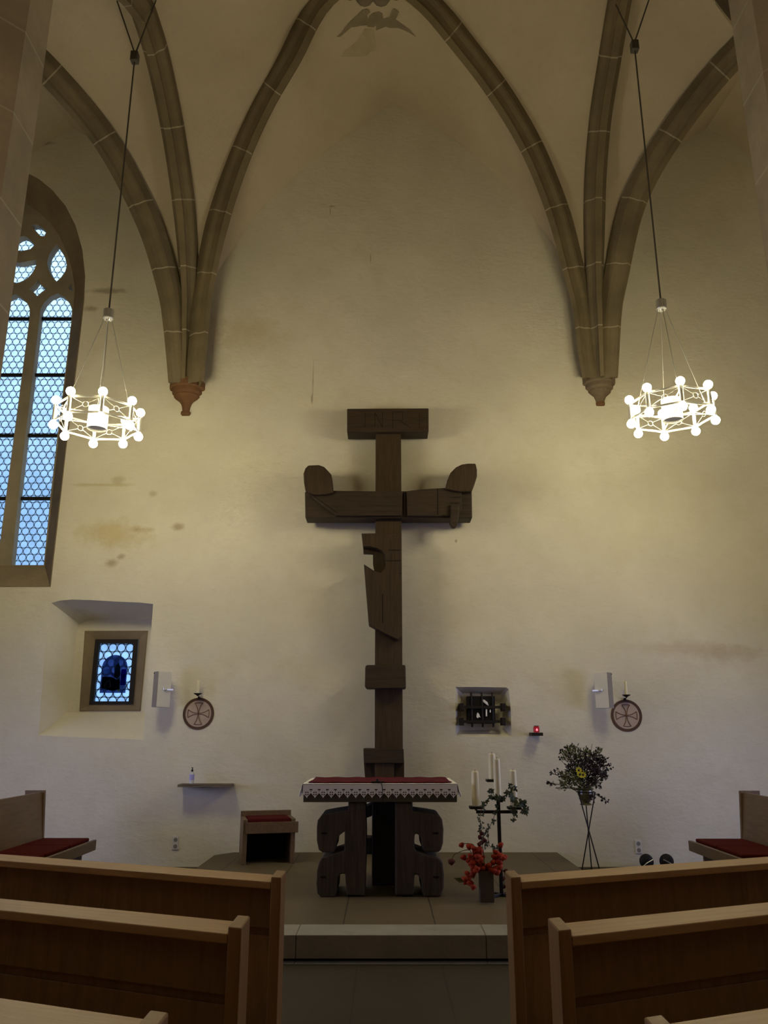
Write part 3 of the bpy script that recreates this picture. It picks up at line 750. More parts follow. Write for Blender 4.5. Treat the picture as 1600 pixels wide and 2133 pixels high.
stroke([((808, 1146), (835, 1146)), ((804, 1168), (835, 1168)), ((797, 1237), (797, 1298)), ((833, 1194), (836, 1194))], 10.278, .012, to)
cp('torso_hollow', [(757, 1136), (806, 1136), (806, 1196), (780, 1192), (777, 1174), (777, 1153), (757, 1152)], 10.42, 10.51, M_cross, .004)
cp('knee_block', [(761, 1388), (764, 1385), (844, 1385), (845, 1390), (846, 1434), (764, 1434), (760, 1430)], 10.26, 10.55, M_cross_h, .015)
cp('foot_block', [(757, 1559), (841, 1560), (842, 1590), (758, 1590)], 10.24, 10.55, M_cross_h, .008)
bm = B(); pxprism(bm, [(758, 1589), (842, 1589), (842, 1640), (762, 1640)], 10.38, 10.52); link('foot_recess', bm, M_cross, cr_)
bm = B(); pxprism(bm, [(781, 1589), (821, 1589), (821, 1760), (781, 1760)], 10.27, 10.4); link('legs', bm, M_cross, cr_, bevel=.008)

# ------------------------------------------------------------------ altar
AD = 7.90
al = thing('altar_table', 'massive dark wooden altar table on curled hook-shaped legs, on the stone platform', 'altar', (0, 0, 0))
tx0 = P(632, 1655, AD).x; tx1 = P(952, 1655, AD).x; tz0 = P(800, 1671, AD).z; tz1 = P(800, 1634, AD).z
bm = B(); box(bm, tx0, tx1, AD, AD+1.0, tz0, tz1); link('table_top', bm, M_altar_top, al, bevel=.006)
def q1(x, y): return (600+x*.2875, 1540+y*.2875)
L_D = 7.93
zb = PLAT
def legpoly(pts):                               # pixels measured on the front plane, feet set down on the platform
    o = px([q1(*p) for p in pts], L_D); zmin = min(z for _, z in o)
    ztop = max(z for _, z in o)
    return [(x, zb+(z-zmin)*(tz0-zb)/(ztop-zmin)) for x, z in o]
legL = [(437, 455), (560, 455), (565, 700), (562, 950), (555, 1146), (425, 1146), (418, 1060), (412, 985), (375, 990), (360, 1020), (356, 1080), (352, 1130), (338, 1158), (240, 1158), (210, 1130), (204, 1060), (208, 965), (222, 905), (243, 868), (330, 838), (410, 812), (408, 790), (410, 740), (410, 690), (412, 672), (375, 700), (352, 740), (345, 800), (332, 826), (250, 828), (222, 810), (208, 740), (208, 640), (215, 590), (245, 550), (340, 532), (437, 517)]
legR = [(776, 455), (900, 455), (900, 522), (1000, 535), (1095, 552), (1118, 585), (1128, 660), (1124, 760), (1110, 808), (1095, 826), (990, 826), (968, 790), (962, 720), (945, 695), (920, 690), (916, 735), (920, 800), (935, 818), (1010, 845), (1100, 872), (1122, 905), (1132, 990), (1130, 1090), (1110, 1155), (985, 1158), (968, 1110), (964, 1040), (950, 1000), (918, 990), (914, 1060), (912, 1146), (776, 1146)]
for nm, pl in (('leg', legL), ('leg', legR)):
    bm = B(); prism(bm, legpoly(pl), L_D, L_D+.52); lg = link(nm, bm, M_altar, al, bevel=.022)
    sg = ((262, 680), (255, 998)) if pl is legL else ((1070, 680), (1072, 998))
    for (ux, uy) in sg:
        c = P(*q1(ux, uy), L_D); bm = B(); prism(bm, [(c.x-.03, c.z+.006), (c.x+.02, c.z+.010), (c.x+.032, c.z-.002), (c.x+.01, c.z-.012), (c.x-.022, c.z-.008)], L_D-.002, L_D+.004); link('carved_notch', bm, M_groove, lg)
# rear support, seen between the two front legs
RD = 8.5
bm = B(); a = P(775, 1700, RD).x; b = P(825, 1700, RD).x; box(bm, a, b, RD, RD+.35, PLAT, tz0); link('rear_support', bm, M_altar, al, bevel=.01)
bm = B(); hk = px([(776, 1676), (770, 1690), (761, 1692), (757, 1705), (763, 1740), (766, 1747), (766, 1782), (757, 1788), (757, 1822), (776, 1822), (776, 1782), (767, 1780), (767, 1748), (775, 1747), (773, 1722), (771, 1716)], RD)
bm.free()
bm = B(); pxprism(bm, [(775, 1700), (758, 1706), (754, 1680), (766, 1678), (776, 1672)], RD+.05, RD+.3); link('rear_hook', bm, M_altar, al, bevel=.01)
bm = B(); box(bm, P(757, 1700, RD).x, a, RD+.06, RD+.3, P(800, 1782, RD).z, P(800, 1747, RD).z); link('rear_hook', bm, M_altar, al, bevel=.01)
# white lace cloth with a hem of points
lc = thing('lace_altar_cloth', 'white altar cloth with pierced lace hem of points, on the altar table', 'cloth', (0, 0, 0))
CZ = tz1+.004; fx0, fx1 = tx0-.005, tx1+.005; fyc = AD-.008
bm = B(); box(bm, fx0, fx1, fyc, AD+.98, tz1+.001, CZ+.003); link('cloth_top', bm, M_linen, lc)
NS = 19; pitchx = (fx1-fx0)/18.6
def lace(x0, x1, off):
    outer = [(x0, CZ), (x0, CZ-.115)]; holes = []
    n = int(round((x1-x0)/pitchx)); p = (x1-x0)/n
    outer = [(x0, CZ)]
    hem = []
    for i in range(n):
        xa_ = x0+i*p; hem += [(xa_, CZ-.080), (xa_+p*.40, CZ-.112), (xa_+p*.5, CZ-.126), (xa_+p*.60, CZ-.112)]
    hem.append((x1, CZ-.080))
    outer += hem + [(x1, CZ)]
    for i in range(n):
        c = x0+(i+.5)*p; zc_ = CZ-.084; R = .019; g = .004
        for sx in (-1, 1):
            for sz in (-1, 1):
                holes.append([(c+sx*g, zc_+sz*g), (c+sx*R, zc_+sz*g), (c+sx*R*.72, zc_+sz*R*.72), (c+sx*g, zc_+sz*R)])
        c2 = x0+i*p
        if i > 0: holes.append([(c2-.015, CZ-.045), (c2+.015, CZ-.045), (c2+.011, CZ-.055), (c2, CZ-.059), (c2-.011, CZ-.055)])
        if i > 0: holes.append([(c2-.004, CZ-.066), (c2+.004, CZ-.066), (c2+.004, CZ-.072), (c2-.004, CZ-.072)])
    return outer, holes
o_, h_ = lace(fx0, fx1, 0)
bm = B(); fill_holes(bm, o_, h_, fyc)
fr = link('front_lace', bm, M_linen, lc, recalc=False); sm = fr.modifiers.new('s', 'SOLIDIFY'); sm.thickness = .002
for sx in (-1, 1):
    o_, h_ = lace(0, .9, 0)
    bm = B(); fill_holes(bm, o_, h_, 0)
    X0 = fx0 if sx < 0 else fx1
    for v in bm.verts:
        u, z = v.co.x, v.co.z; dz = CZ-z
        v.co = Vector((X0 + sx*(.004+.26*dz*(1+.35*math.sin(u*26))), fyc+u+.01, z+.0))
    s_ = link('side_lace', bm, M_linen, lc, recalc=False); sm = s_.modifiers.new('s', 'SOLIDIFY'); sm.thickness = .002
bm = B()
ra = P(648, 1628, AD).x+.0; nx = 30
g = {}
for i in range(nx+1):
    for j in range(9):
        x = tx0+.04+(tx1-tx0-.08)*i/nx; y = AD+.06+.86*j/8
        g[i, j] = bm.verts.new((x, y, CZ+.008+.003*math.sin(i*1.3+j)+(.003 if j in (0, 8) else 0)))
for i in range(nx):
    for j in range(8): bm.faces.new((g[i, j], g[i+1, j], g[i+1, j+1], g[i, j+1]))
rc = link('red_altar_runner', bm, M_redcloth, smooth=True); sm = rc.modifiers.new('s', 'SOLIDIFY'); sm.thickness = .006; sm.offset = 0
tag(rc, 'dark red cloth lying over the white lace cloth on the altar top', 'cloth')
mi = thing('table_microphone', 'small black microphone foot with cable at the altar front edge', 'microphone', (P(786, 1628, AD).x, AD+.05, CZ+.013))
bm = B(); box(bm, -.055, .055, -.03, .03, 0, .010); link('foot_plate', bm, M_black, mi, bevel=.003)
bm = B(); tube(bm, [(0, 0, .01), (0, 0, .03)], .012, 10); link('stalk', bm, M_black, mi)
bm = B(); tube(bm, smoothpoly([(0, -.02, .012), (.03, -.055, .008), (.045, -.072, -.03), (.05, -.070, -.10), (.05, -.064, -.165)], 8), .0035, 6); link('cable', bm, M_black, mi)
bm = B(); c_ = P(863, 1675, AD); tube(bm, [(c_.x, AD+.6, tz0-.002), (c_.x+.005, AD+.62, .6), (c_.x, AD+.60, PLAT+.004)], .004, 6)
tag(link('power_cable', bm, M_black), 'thin dark cable hanging down behind the right altar leg', 'cable')

# ------------------------------------------------------------------ sedile stool
sx_ = G(500, 1806, PLAT)
st = thing('altar_stool', 'oak box stool with sunken red seat pad on the platform, left of the altar', 'stool', (-1.37, 10.02, PLAT), math.radians(14))
W2, D2, HH = .30, .22, .46
bm = B(); box(bm, -W2, -W2+.05, -D2, D2, 0, HH+.02); link('side_panel', bm, M_bench, st, bevel=.005)
bm = B(); box(bm, W2-.05, W2, -D2, D2, 0, HH+.02); link('side_panel', bm, M_bench, st, bevel=.005)
bm = B(); box(bm, -W2+.03, W2+.03, -D2-.03, -D2+.02, HH-.13, HH-.01); link('front_rail', bm, M_bench, st, bevel=.004)
bm = B(); box(bm, -W2, W2, D2-.03, D2, HH-.2, HH+.08); link('back_rail', bm, M_bench, st, bevel=.004)
bm = B(); box(bm, -W2+.05, W2-.05, D2-.05, D2-.03, 0, HH-.1); link('back_panel', bm, M_black, st)  # black sheet stands in for the shade in the hollow below the seat
bm = B(); box(bm, -W2+.05, W2-.05, -D2+.02, D2-.03, HH-.08, HH-.03); link('seat_board', bm, M_bench, st)
bm = B(); box(bm, -W2+.055, W2-.055, -D2+.0, D2-.035, HH-.028, HH+.03)
c_ = tag(link('seat_cushion', bm, M_red, bevel=.015, seg=3), 'flat red seat pad lying in the stool left of the altar', 'cushion'); c_.matrix_world = Matrix.Translation(st.location) @ Matrix.Rotation(math.radians(14), 4, 'Z')

# ------------------------------------------------------------------ side benches
def bench(sg, xs, xb, y0, y1, lab, side):
    t = thing('side_bench', lab, 'bench', (0, 0, 0))
    X = lambda v: v
    xs0, xs1 = min(xs, xb), max(xs, xb)
    bm = B()
    # leaning backrest board
    bz0, bz1 = .40, .94
    ins = -sg*.0
    lean = sg*.07
    pts = [(xb, bz0), (xb+lean, bz1), (xb+lean+sg*.035, bz1), (xb+sg*.035, bz0)]
    a = [bm.verts.new((x, y0, z)) for x, z in pts]; b = [bm.verts.new((x, y1, z)) for x, z in pts]
    bm.faces.new(a); bm.faces.new(b[::-1])
    for i in range(4): bm.faces.new((a[i], b[i], b[(i+1) % 4], a[(i+1) % 4]))
    link('backrest', bm, M_bench, t, bevel=.004)
    bm = B()
    pts = [(xb-sg*.03, .0), (xb+lean-sg*.03, .96), (xb+lean+sg*.20, .96), (xb+sg*.20, 0)]
    a = [bm.verts.new((x, y1+.002, z)) for x, z in pts]; b = [bm.verts.new((x, y1+.045, z)) for x, z in pts]
    bm.faces.new(a); bm.faces.new(b[::-1])
    for i in range(4): bm.faces.new((a[i], b[i], b[(i+1) % 4], a[(i+1) % 4]))
    link('end_panel', bm, M_bench, t, bevel=.004)
    bm = B(); box(bm, min(xs, xb), max(xs, xb), y0, y1-.0, .38, .405); link('seat', bm, M_bench, t, bevel=.004)
    bm = B(); xf = xs; box(bm, min(xf, xf-sg*.04), max(xf, xf-sg*.04), y0, y1+.03, .31, .42); link('seat_rail', bm, M_bench, t, bevel=.004)
    for yy in (y1-.16, y1-1.5):
        bm = B(); x1_ = xs+sg*.06; x2_ = xb; box(bm, min(x1_, x2_), max(x1_, x2_), yy, yy+.05, 0, .38); link('leg', bm, M_bench, t, bevel=.004)
    cxs = xs+sg*.02; cxe = xb-sg*.01
    n = 0
    for k, (ya, yb) in enumerate(((y1-.62, y1-.03), (y1-1.26, y1-.64), (y1-1.9, y1-1.28))):
        if ya < y0: break
        bm = B(); box(bm, min(cxs, cxe), max(cxs, cxe), ya+.005, yb-.005, .409, .448)
        w_ = ['farthest from the camera, beside the end panel', 'next after the one beside the end panel', 'nearest to the camera'][k]
        tag(link('seat_cushion', bm, M_red, bevel=.014, seg=3), 'flat red cushion on the %s side bench, %s' % (side, w_), 'cushion', 'red cushions on the %s side bench' % side)
# seat front edge picked from the picture
lx = G(163, 1752, .42); lb = G(80, 1744, .44)
bench(-1, -3.36, -3.93, 7.95, 9.86, 'oak side bench with leaning back at the far left, by the end wall', 'left')
bench(1, 3.53, 4.10, 7.95, 9.80, 'oak side bench with leaning back at the far right, by the end wall', 'right')

# ------------------------------------------------------------------ pews
def pew(side, x, y, ang, Lg, lab):
    sg = -1 if side == 'L' else 1                # runs outward in +/- x
    rz = -ang if side == 'L' else ang
    t = thing('pew', lab, 'pew', (x, y, 0), rz, 'oak pews on the %s' % ('left' if side == 'L' else 'right'))
    def bx(nm, x0, x1, y0, y1, z0, z1, m, bev=.004):
        bm = B(); box(bm, min(sg*x0, sg*x1), max(sg*x0, sg*x1), y0, y1, z0, z1); return link(nm, bm, m, t, bevel=bev)
    sk = math.tan(ang)
    # end panel follows the aisle: upright with a low seat cheek in front
    bm = B()
    th = .052
    prof = [(-.0855, 0), (-.0855, .992), (.080, .992), (.085, .5), (.10, 0)]
    vs0 = []; vs1 = []
    for (yy, z) in prof:
        vs0.append(bm.verts.new((sg*(0+yy*sk), yy, z))); vs1.append(bm.verts.new((sg*(th+yy*sk), yy, z)))
    bm.faces.new(vs0); bm.faces.new(vs1[::-1])
    for i in range(len(prof)): bm.faces.new((vs0[i], vs1[i], vs1[(i+1) % len(prof)], vs0[(i+1) % len(prof)]))
    link('end_panel', bm, M_oak_z, t, bevel=.005)
    def bs(nm, x0, y0, y1, z0, z1, m):
        bm = B(); c = [(sg*(x0+y0*sk), y0), (sg*Lg, y0), (sg*Lg, y1), (sg*(x0+y1*sk), y1)]
        a = [bm.verts.new((x, y, z0)) for x, y in c]; b = [bm.verts.new((x, y, z1)) for x, y in c]
        bm.faces.new(a[::-1]); bm.faces.new(b)
        for i in range(4): bm.faces.new((a[i], a[(i+1) % 4], b[(i+1) % 4], b[i]))
        return link(nm, bm, m, t, bevel=.004)
    bs('top_rail', th+.0005, -.085, .085, .938, .970, M_oak_x)
    bs('back_panel', th+.0005, .02, .044, .752, .937, M_oak_z)
    bs('gap_light_block', th+.0005, .0465, .060, .68, .80, M_oak_z)  # strip added behind the gap to block light and keep it dark
    bm = B(); x0_, x1_ = min(sg*(th+.01), sg*Lg), max(sg*(th+.01), sg*Lg)
    pr = [(.028, .722), (.0455, .715), (.002, .12), (-.020, .12)]
    va = [bm.verts.new((x0_, yy, z)) for yy, z in pr]; vb = [bm.verts.new((x1_, yy, z)) for yy, z in pr]
    bm.faces.new(va); bm.faces.new(vb[::-1])
    for i in range(4): bm.faces.new((va[i], vb[i], vb[(i+1) % 4], va[(i+1) % 4]))
    link('lower_back', bm, M_oak_z, t, bevel=.003)
    bx('seat', th+.19, Lg, .052, .43, .40, .43, M_oak_x)
    return t
e1 = G(576, 1829, .96); e2 = G(484, 1930, .96); e3 = G(333, 2128, .96)
ALT = [('farthest from the camera', ), ]
names = ['front row, nearest the altar platform', 'middle row, second from the altar platform', 'rear row, nearest the camera']
for side, sg, rows, word in (('L', -1, ((564, 1837, 22.5, -.085), (474, 1945, 21.5, -.085), (312, 2123, 20.5, .085)), 'left'), ('R', 1, ((1086, 1837, 21.5, -.085), (1192, 1950, 22, -.085), (1380, 2133, 21, .085)), 'right')):
    for i, (cx_, cy_, yaw, yo) in enumerate(rows):
        q = G(cx_, cy_, .970); a = math.radians(yaw); rz = -a if side == 'L' else a
        off = Matrix.Rotation(rz, 3, 'Z') @ Vector((sg*(.053+yo*math.tan(a)), yo, 0))
        pew(side, q.x-off.x, q.y-off.y, a, 4.0-.35*i, 'oak pew %s of the aisle, %s' % (word, names[i]))

# ------------------------------------------------------------------ wall fittings
def disc_cross(c, lab):
    t = thing('consecration_cross', lab, 'medallion', (0, 0, 0), 0, 'painted wall crosses in rings')
    R = .203
    bm = B(); disc_ring(bm, (c.x, c.z), R*.83, R, WD-.008, WD+.01, 48); link('ring', bm, M_ring, t)
    bm = B(); pts = [(c.x+R*.84*math.cos(2*PI*k/48), c.z+R*.84*math.sin(2*PI*k/48)) for k in range(48)]; prism(bm, pts, WD-.005, WD+.008); link('field', bm, M_field, t)
    bm = B()
    for k in range(4):
        a = k*PI/2; ca, sa = math.cos(a), math.sin(a)
        def r(u, v): return Vector((c.x+u*ca-v*sa, WD-.008, c.z+u*sa+v*ca))
        sides = []
        for s in (-1, 1):
            sides.append([r(.012+(.122)*tt, s*(.006+.045*tt**2.1)) for tt in (0, .2, .4, .6, .8, 1)])
        tube(bm, sides[0], .0042, 6); tube(bm, sides[1], .0042, 6)
        tube(bm, [sides[0][-1], r(.139, 0), sides[1][-1]], .0042, 6)
    sphere(bm, (c.x, WD-.006, c.z), .014, 1, .4, 1, 10, 6)
    link('cross_outline', bm, M_ring2, t)
M_ring = plain('dark_brown_paint', (.085, .045, .030), .85, var=.15)
M_ring2 = plain('brown_line_paint', (.13, .06, .035), .85, var=.15)
M_field = plain('pinkish_plaster', (.42, .33, .275), .9, var=.10, sc=12)
disc_cross(P(413.5, 1486.5, WD), 'ringed painted cross on the wall under a candle, left, above the wall shelf')
disc_cross(P(1305, 1490.5, WD), 'ringed painted cross on the wall under a candle, right, above the flower stand')
def wall_candle(cxp, ydish, ctop, lab_h, lab_c):
    D = WD-.10; c = P(cxp, ydish, D)
    t = thing('candle_bracket', lab_h, 'candle holder', tuple(c), 0, 'iron wall candle brackets')
    bm = B(); lathe(bm, [(.008, -.03), (.015, -.022), (.05, -.002), (.056, .006), (.050, .006), (.0, -.002)], (0, 0, 0), 20); link('drip_dish', bm, M_iron, t)
    bm = B(); tube(bm, smoothpoly([(0, 0, -.02), (.005, .04, -.035), (.0, .085, -.045)], 5), .006, 8); link('arm', bm, M_iron, t)
    bm = B(); lathe(bm, [(.018, .0), (.018, .006)], (0, .088, -.05), 12); bmesh.ops.rotate(bm, verts=bm.verts[:], cent=(0, .088, -.05), matrix=Matrix.Rotation(PI/2, 3, 'X')); link('wall_plate', bm, M_iron, t)
    h = P(cxp, ctop, D).z-c.z
    k = thing('wall_candle', lab_c, 'candle', (c.x, c.y, c.z+.0005), 0, 'candles on the wall brackets')
    bm = B(); lathe(bm, [(.017, 0), (.017, h*.97), (.012, h)], (0, 0, 0), 14); link('wax', bm, M_wax, k, smooth=False)
    bm = B(); tube(bm, [(0, 0, h-.002), (.001, 0, h+.012)], .0016, 5); link('wick', bm, M_wick, k)
wall_candle(412, 1445, 1417, 'small black iron bracket above the left ringed wall cross', 'pale wall candle above the left ringed cross')
wall_candle(1305, 1448, 1419, 'small black iron bracket above the right ringed wall cross', 'pale wall candle above the right ringed cross')
def speaker(lab, sg, c):
    t = thing('wall_speaker', lab, 'loudspeaker', tuple(c), sg*math.radians(48), 'white wall loudspeakers')
    w2_, d2_, h2_ = .062, .095, .225
    bm = B(); box(bm, -w2_, w2_, -d2_+.006, d2_, -h2_, h2_); link('cabinet', bm, M_white_metal, t, bevel=.004)
    bm = B(); box(bm, -w2_+.003, w2_-.003, -d2_, -d2_+.0055, -h2_+.003, h2_-.003); link('grille', bm, M_grille, t)
    bm = B(); box(bm, -.008+sg*(w2_-.012), .008+sg*(w2_-.012), -d2_-.004, -d2_, h2_-.03, h2_-.014); link('badge', bm, M_black, t)
    bm = B(); s = -sg
    box(bm, s*(w2_), s*(w2_+.012), -.02, .02, -.01, .012); box(bm, s*(w2_+.004), s*(w2_+.016), .0, .12, -.012, .006); 
    link('bracket_arm', bm, M_steel, t)
    bm = B(); sphere(bm, (s*(w2_+.012), .02, 0), .018, u=10, v=7); link('knob', bm, M_white_metal, t, smooth=True)
speaker('white slim wall loudspeaker turned left, between the window niche and left ringed cross', -1, P(337, 1436, 10.53))
speaker('white slim wall loudspeaker turned right, just left of the right ringed cross', 1, P(1258, 1438, 10.53))
# bracket plates on the wall
# wall shelf and bottle
sz = P(425, 1637, 10.50).z; a = P(370, 1636, 10.50).x; b = P(480, 1636, 10.50).x
bm = B()
n = 14; top = [(a+(b-a)*i/n, 10.50+.006*math.sin(i*2.3), sz+.016) for i in range(n+1)]
box(bm, a, b, 10.50, WD+.02, sz-.016, sz+.016)
bmesh.ops.subdivide_edges(bm, edges=bm.edges[:], cuts=3, use_grid_fill=True)
for v in bm.verts: v.co += Vector((random.uniform(-.003, .003), random.uniform(-.003, .003) if v.co.y < WD else 0, random.uniform(-.003, .003) if v.co.z < sz else 0))
bm2 = bm; tag(link('stone_wall_shelf', bm2, stone_mat('dark_shelf_stone', (.16, .13, .10))), 'narrow dark stone shelf on the wall, left of the stool, holding a bottle', 'shelf')
q = P(399, 1632, 10.60)
bt = thing('sanitizer_bottle', 'small clear pump bottle with lilac label and black top on the wall shelf', 'bottle', (q.x, 10.60, sz+.0195))
bm = B(); lathe(bm, [(.026, 0), (.030, .005), (.030, .115), (.024, .135), (.012, .145)], (0, 0, 0), 20); link('body', bm, plain('clear_bottle', (.58, .57, .58), .2, 0, .5, .05), bt, smooth=False)
bm = B(); lathe(bm, [(.0306, .045), (.0306, .112)], (0, 0, 0), 20); link('label_band', bm, plain('lilac_label', (.36, .34, .66), .5, var=.3, sc=60), bt)
bm = B(); lathe(bm, [(.013, .146), (.014, .165), (.006, .172), (.005, .19)], (0, 0, 0), 14); box(bm, -.008, .008, -.025, .006, .19, .197); link('pump', bm, M_black, bt)
# sockets
def socket(x, y, lab):
    c = P(x, y, WD); t = thing('wall_socket', lab, 'socket', (c.x, WD-.0, c.z), 0, 'double wall sockets')
    bm = B(); box(bm, -.04, .04, -.012, .003, -.078, .078); link('plate', bm, M_plug, t, bevel=.004)
    for z in (.038, -.038):
        bm = B(); vs = [(.025*math.cos(2*PI*k/20), z+.025*math.sin(2*PI*k/20)) for k in range(20)]; prism(bm, vs, -.014, -.008); link('outlet', bm, plain('socket_recess', (.22, .21, .21), .6), t)
socket(366, 1756, 'pale double socket low on the wall between left bench and stool')
socket(1330, 1764, 'pale double socket low on the wall between flower stand and right bench')
# barred tabernacle
tbn = thing('tabernacle_safe', 'black iron barred tabernacle door with silver inlays in a splayed wall niche', 'tabernacle', (0, 0, 0))
TD = 10.74
bm = B(); pxprism(bm, [(974, 1450), (1031, 1450), (1032, 1507), (975, 1507)], TD-.0, 10.935); link('door_plate', bm, M_black, tbn, bevel=.004)
for x in (983, 1005, 1027):
    bm = B(); a = P(x, 1480, TD-.02); tube(bm, [(a.x, TD+.0, P(x, 1514, TD).z), (a.x, TD-.02, P(x, 1506, TD).z), (a.x, TD-.02, P(x, 1452, TD).z), (a.x, TD+.02, P(x, 1443, TD).z)], .012, 8); link('upright_bar', bm, M_iron, tbn)
for y in (1473, 1503):
    a = P(962, y, TD-.03); b = P(1049, y, TD-.03); bm = B(); box(bm, a.x, b.x, TD-.045, TD-.020, a.z-.017, a.z+.017); hb = link('crossbar', bm, M_iron, tbn)
    for q in (a, b):
        bm = B(); box(bm, q.x-.026, q.x+.026, TD-.06, TD+.10, a.z-.05, a.z+.05); link('block_end', bm, M_iron, hb, bevel=.006)
def inlay(pts, nm):
    bm = B(); pxprism(bm, pts, TD-.024, TD+.001); link(nm, bm, M_sinlay, tbn)
M_sinlay = plain('bright_silver', (.92, .92, .90), .35, .2, .8, .04)
inlay([(1006, 1457), (1010, 1458), (1016, 1463), (1018, 1470), (1014, 1468), (1007, 1462)], 'wing_inlay')
inlay([(995, 1484), (998, 1487), (1000, 1492), (1001, 1495), (998, 1493), (996, 1496), (993, 1494), (993, 1489)], 'figure_inlay')
inlay([(1012, 1477), (1015, 1477), (1015, 1492), (1012, 1492)], 'column_inlay')
inlay([(1020.5, 1478), (1022.5, 1478), (1022.5, 1484), (1020.5, 1484)], 'column_inlay')
# eternal light
q = P(1118, 1529, 10.60)
es_ = thing('sanctuary_lamp', 'small red glass lamp glowing on an iron wall bracket right of the barred niche', 'lamp', tuple(q))
bm = B(); box(bm, -.072, .072, -.06, .14, -.022, .018); link('bracket', bm, M_iron, es_, bevel=.004)
M_redglass = N('red_glass').bsdf((.30, .004, .012), .2, 0, None, .5, Emission_Color=(.9, .01, .03), Emission_Strength=.10)
bm = B(); lathe(bm, [(.034, .02), (.038, .03), (.040, .06), (.037, .085), (.030, .095)], (0, 0, 0), 18); link('glass_cup', bm, M_redglass, es_, smooth=False)
bm = B(); sphere(bm, (-.002, -.040, .052), .011, 1, .4, 1.5, 10, 8); link('flame_glow', bm, emit('red_flame', (1, .12, .16), 3.0), es_)
bm = B(); lathe(bm, [(.033, .095), (.033, .103)], (0, 0, 0), 18); link('rim', bm, M_iron, es_)
# floor spotlights
def spot(x, y, tilt, lab):
    c = P(x, y, 10.45); t = thing('floor_spotlight', lab, 'spotlight', (c.x, 10.50, 0), 0, 'round black lamps on the floor by the end wall')
    bm = B(); lathe(bm, [(.085, -.05), (.10, -.02), (.10, .02), (.07, .055), (.02, .07)], (0, 0, 0), 24)
    bmesh.ops.rotate(bm, verts=bm.verts[:], cent=(0, 0, 0), matrix=Matrix.Rotation(math.radians(72), 3, 'X'))
    bmesh.ops.rotate(bm, verts=bm.verts[:], cent=(0, 0, 0), matrix=Matrix.Rotation(tilt, 3, 'Y'))
    bmesh.ops.scale(bm, vec=(.85, .7, .85), verts=bm.verts[:])
    bmesh.ops.translate(bm, vec=(0, 0, .10), verts=bm.verts[:]); link('housing', bm, M_black, t, smooth=False)
    s = 1 if tilt < 0 else -1
    bm = B(); tube(bm, [(.06*s*-1, -.07, .13), (.02*s, -.075, .09), (.07*s, -.07, .05)], .006, 6); link('bracket', bm, M_steel, t)
    bm = B(); box(bm, -.07, .07, -.07, .07, 0, .02); link('foot', bm, M_black, t, bevel=.004)
spot(1350, 1800, math.radians(28), 'round black floor spotlight beside the wall, nearer the socket')
spot(1392, 1800, math.radians(-38), 'round black floor spotlight beside the wall, nearer the right bench')

# ------------------------------------------------------------------ plants
def leaf(bm, p, d, up, L, W):
    d = d.normalized(); s = d.cross(up)
    if s.length < 1e-4: s = d.orthogonal()
    s.normalize(); n_ = s.cross(d)
    v = [bm.verts.new(p), bm.verts.new(p+d*L*.45+s*W*.5+n_*L*.06), bm.verts.new(p+d*L), bm.verts.new(p+d*L*.45-s*W*.5+n_*L*.06), bm.verts.new(p+d*L*.5-n_*L*.03)]
    bm.faces.new((v[0], v[1], v[4])); bm.faces.new((v[1], v[2], v[4])); bm.faces.new((v[2], v[3], v[4])); bm.faces.new((v[3], v[0], v[4]))
def ivyleaf(bm, p, s):
    nrm = Vector((random.uniform(-.6, .6), -1, random.uniform(-.4, .5))).normalized(); u = nrm.orthogonal().normalized(); a = random.uniform(0, 2*PI)
    u = (Matrix.Rotation(a, 3, nrm) @ u); w_ = nrm.cross(u)
    sh = [(0, -.1), (.35, -.45), (.85, -.30), (.55, 0), (.62, .35), (.25, .35), (0, 1), (-.25, .35), (-.62, .35), (-.55, 0), (-.85, -.30), (-.35, -.45)]
    c = bm.verts.new(p + nrm*.004); vs = [bm.verts.new(p+u*x*s+w_*y*s) for x, y in sh]
    for i in range(12): bm.faces.new((c, vs[i], vs[(i+1) % 12]))
rv = lambda a=1: Vector((random.uniform(-a, a), random.uniform(-a, a), random.uniform(-a, a)))
# candle stand
SD = 7.98
base = G(1046, 1868, PLAT); SX = base.x
def zz(y, D=SD): return P(1040, y, D).z
cs = thing('candle_stand', 'dark iron floor candle stand with crossed arms, right of the altar', 'candle holder', (0, 0, 0))
bm = B(); box(bm, SX-.016, SX+.016, SD-.016, SD+.016, PLAT+.02, zz(1627)); link('pole', bm, M_iron, cs, bevel=.003)
za = zz(1691)
bm = B(); box(bm, P(992, 1691, SD).x, P(1078, 1691, SD).x, SD-.014, SD+.014, za-.014, za+.014); link('cross_arm', bm, M_iron, cs, bevel=.003)
bm = B(); box(bm, SX-.014, SX+.014, SD-.22, SD+.016, zz(1664)-.014, zz(1664)+.014); link('front_arm', bm, M_iron, cs, bevel=.003)
bm = B(); box(bm, SX-.014, SX+.014, SD-.0, SD+.24, zz(1627)-.014, zz(1627)+.014); link('rear_arm', bm, M_iron, cs, bevel=.003)
for a in range(4):
    bm = B(); M = Matrix.Translation((SX, SD, PLAT)) @ Matrix.Rotation(a*PI/2+PI/4, 4, 'Z'); box(bm, 0, .16, -.013, .013, .0, .026, M); link('foot', bm, M_iron, cs, bevel=.003)
pos = [(P(991.5, 1678, SD).x, SD, zz(1679), 1606, SD, 'leftmost thick pale candle on the iron stand', .036),
       (P(1071, 1678, SD).x, SD, zz(1680), 1604, SD, 'rightmost candle on the iron stand, wound with ivy', .034),
       (P(1037, 1658, SD-.2).x, SD-.2, P(1037, 1659, SD-.2).z, 1580, SD-.2, 'front middle candle on the iron stand, raised above the outer pair', .032),
       (P(1026, 1622, SD+.22).x, SD+.22, P(1026, 1623, SD+.22).z, 1569, SD+.22, 'tallest-standing rear candle on the iron stand', .034)]
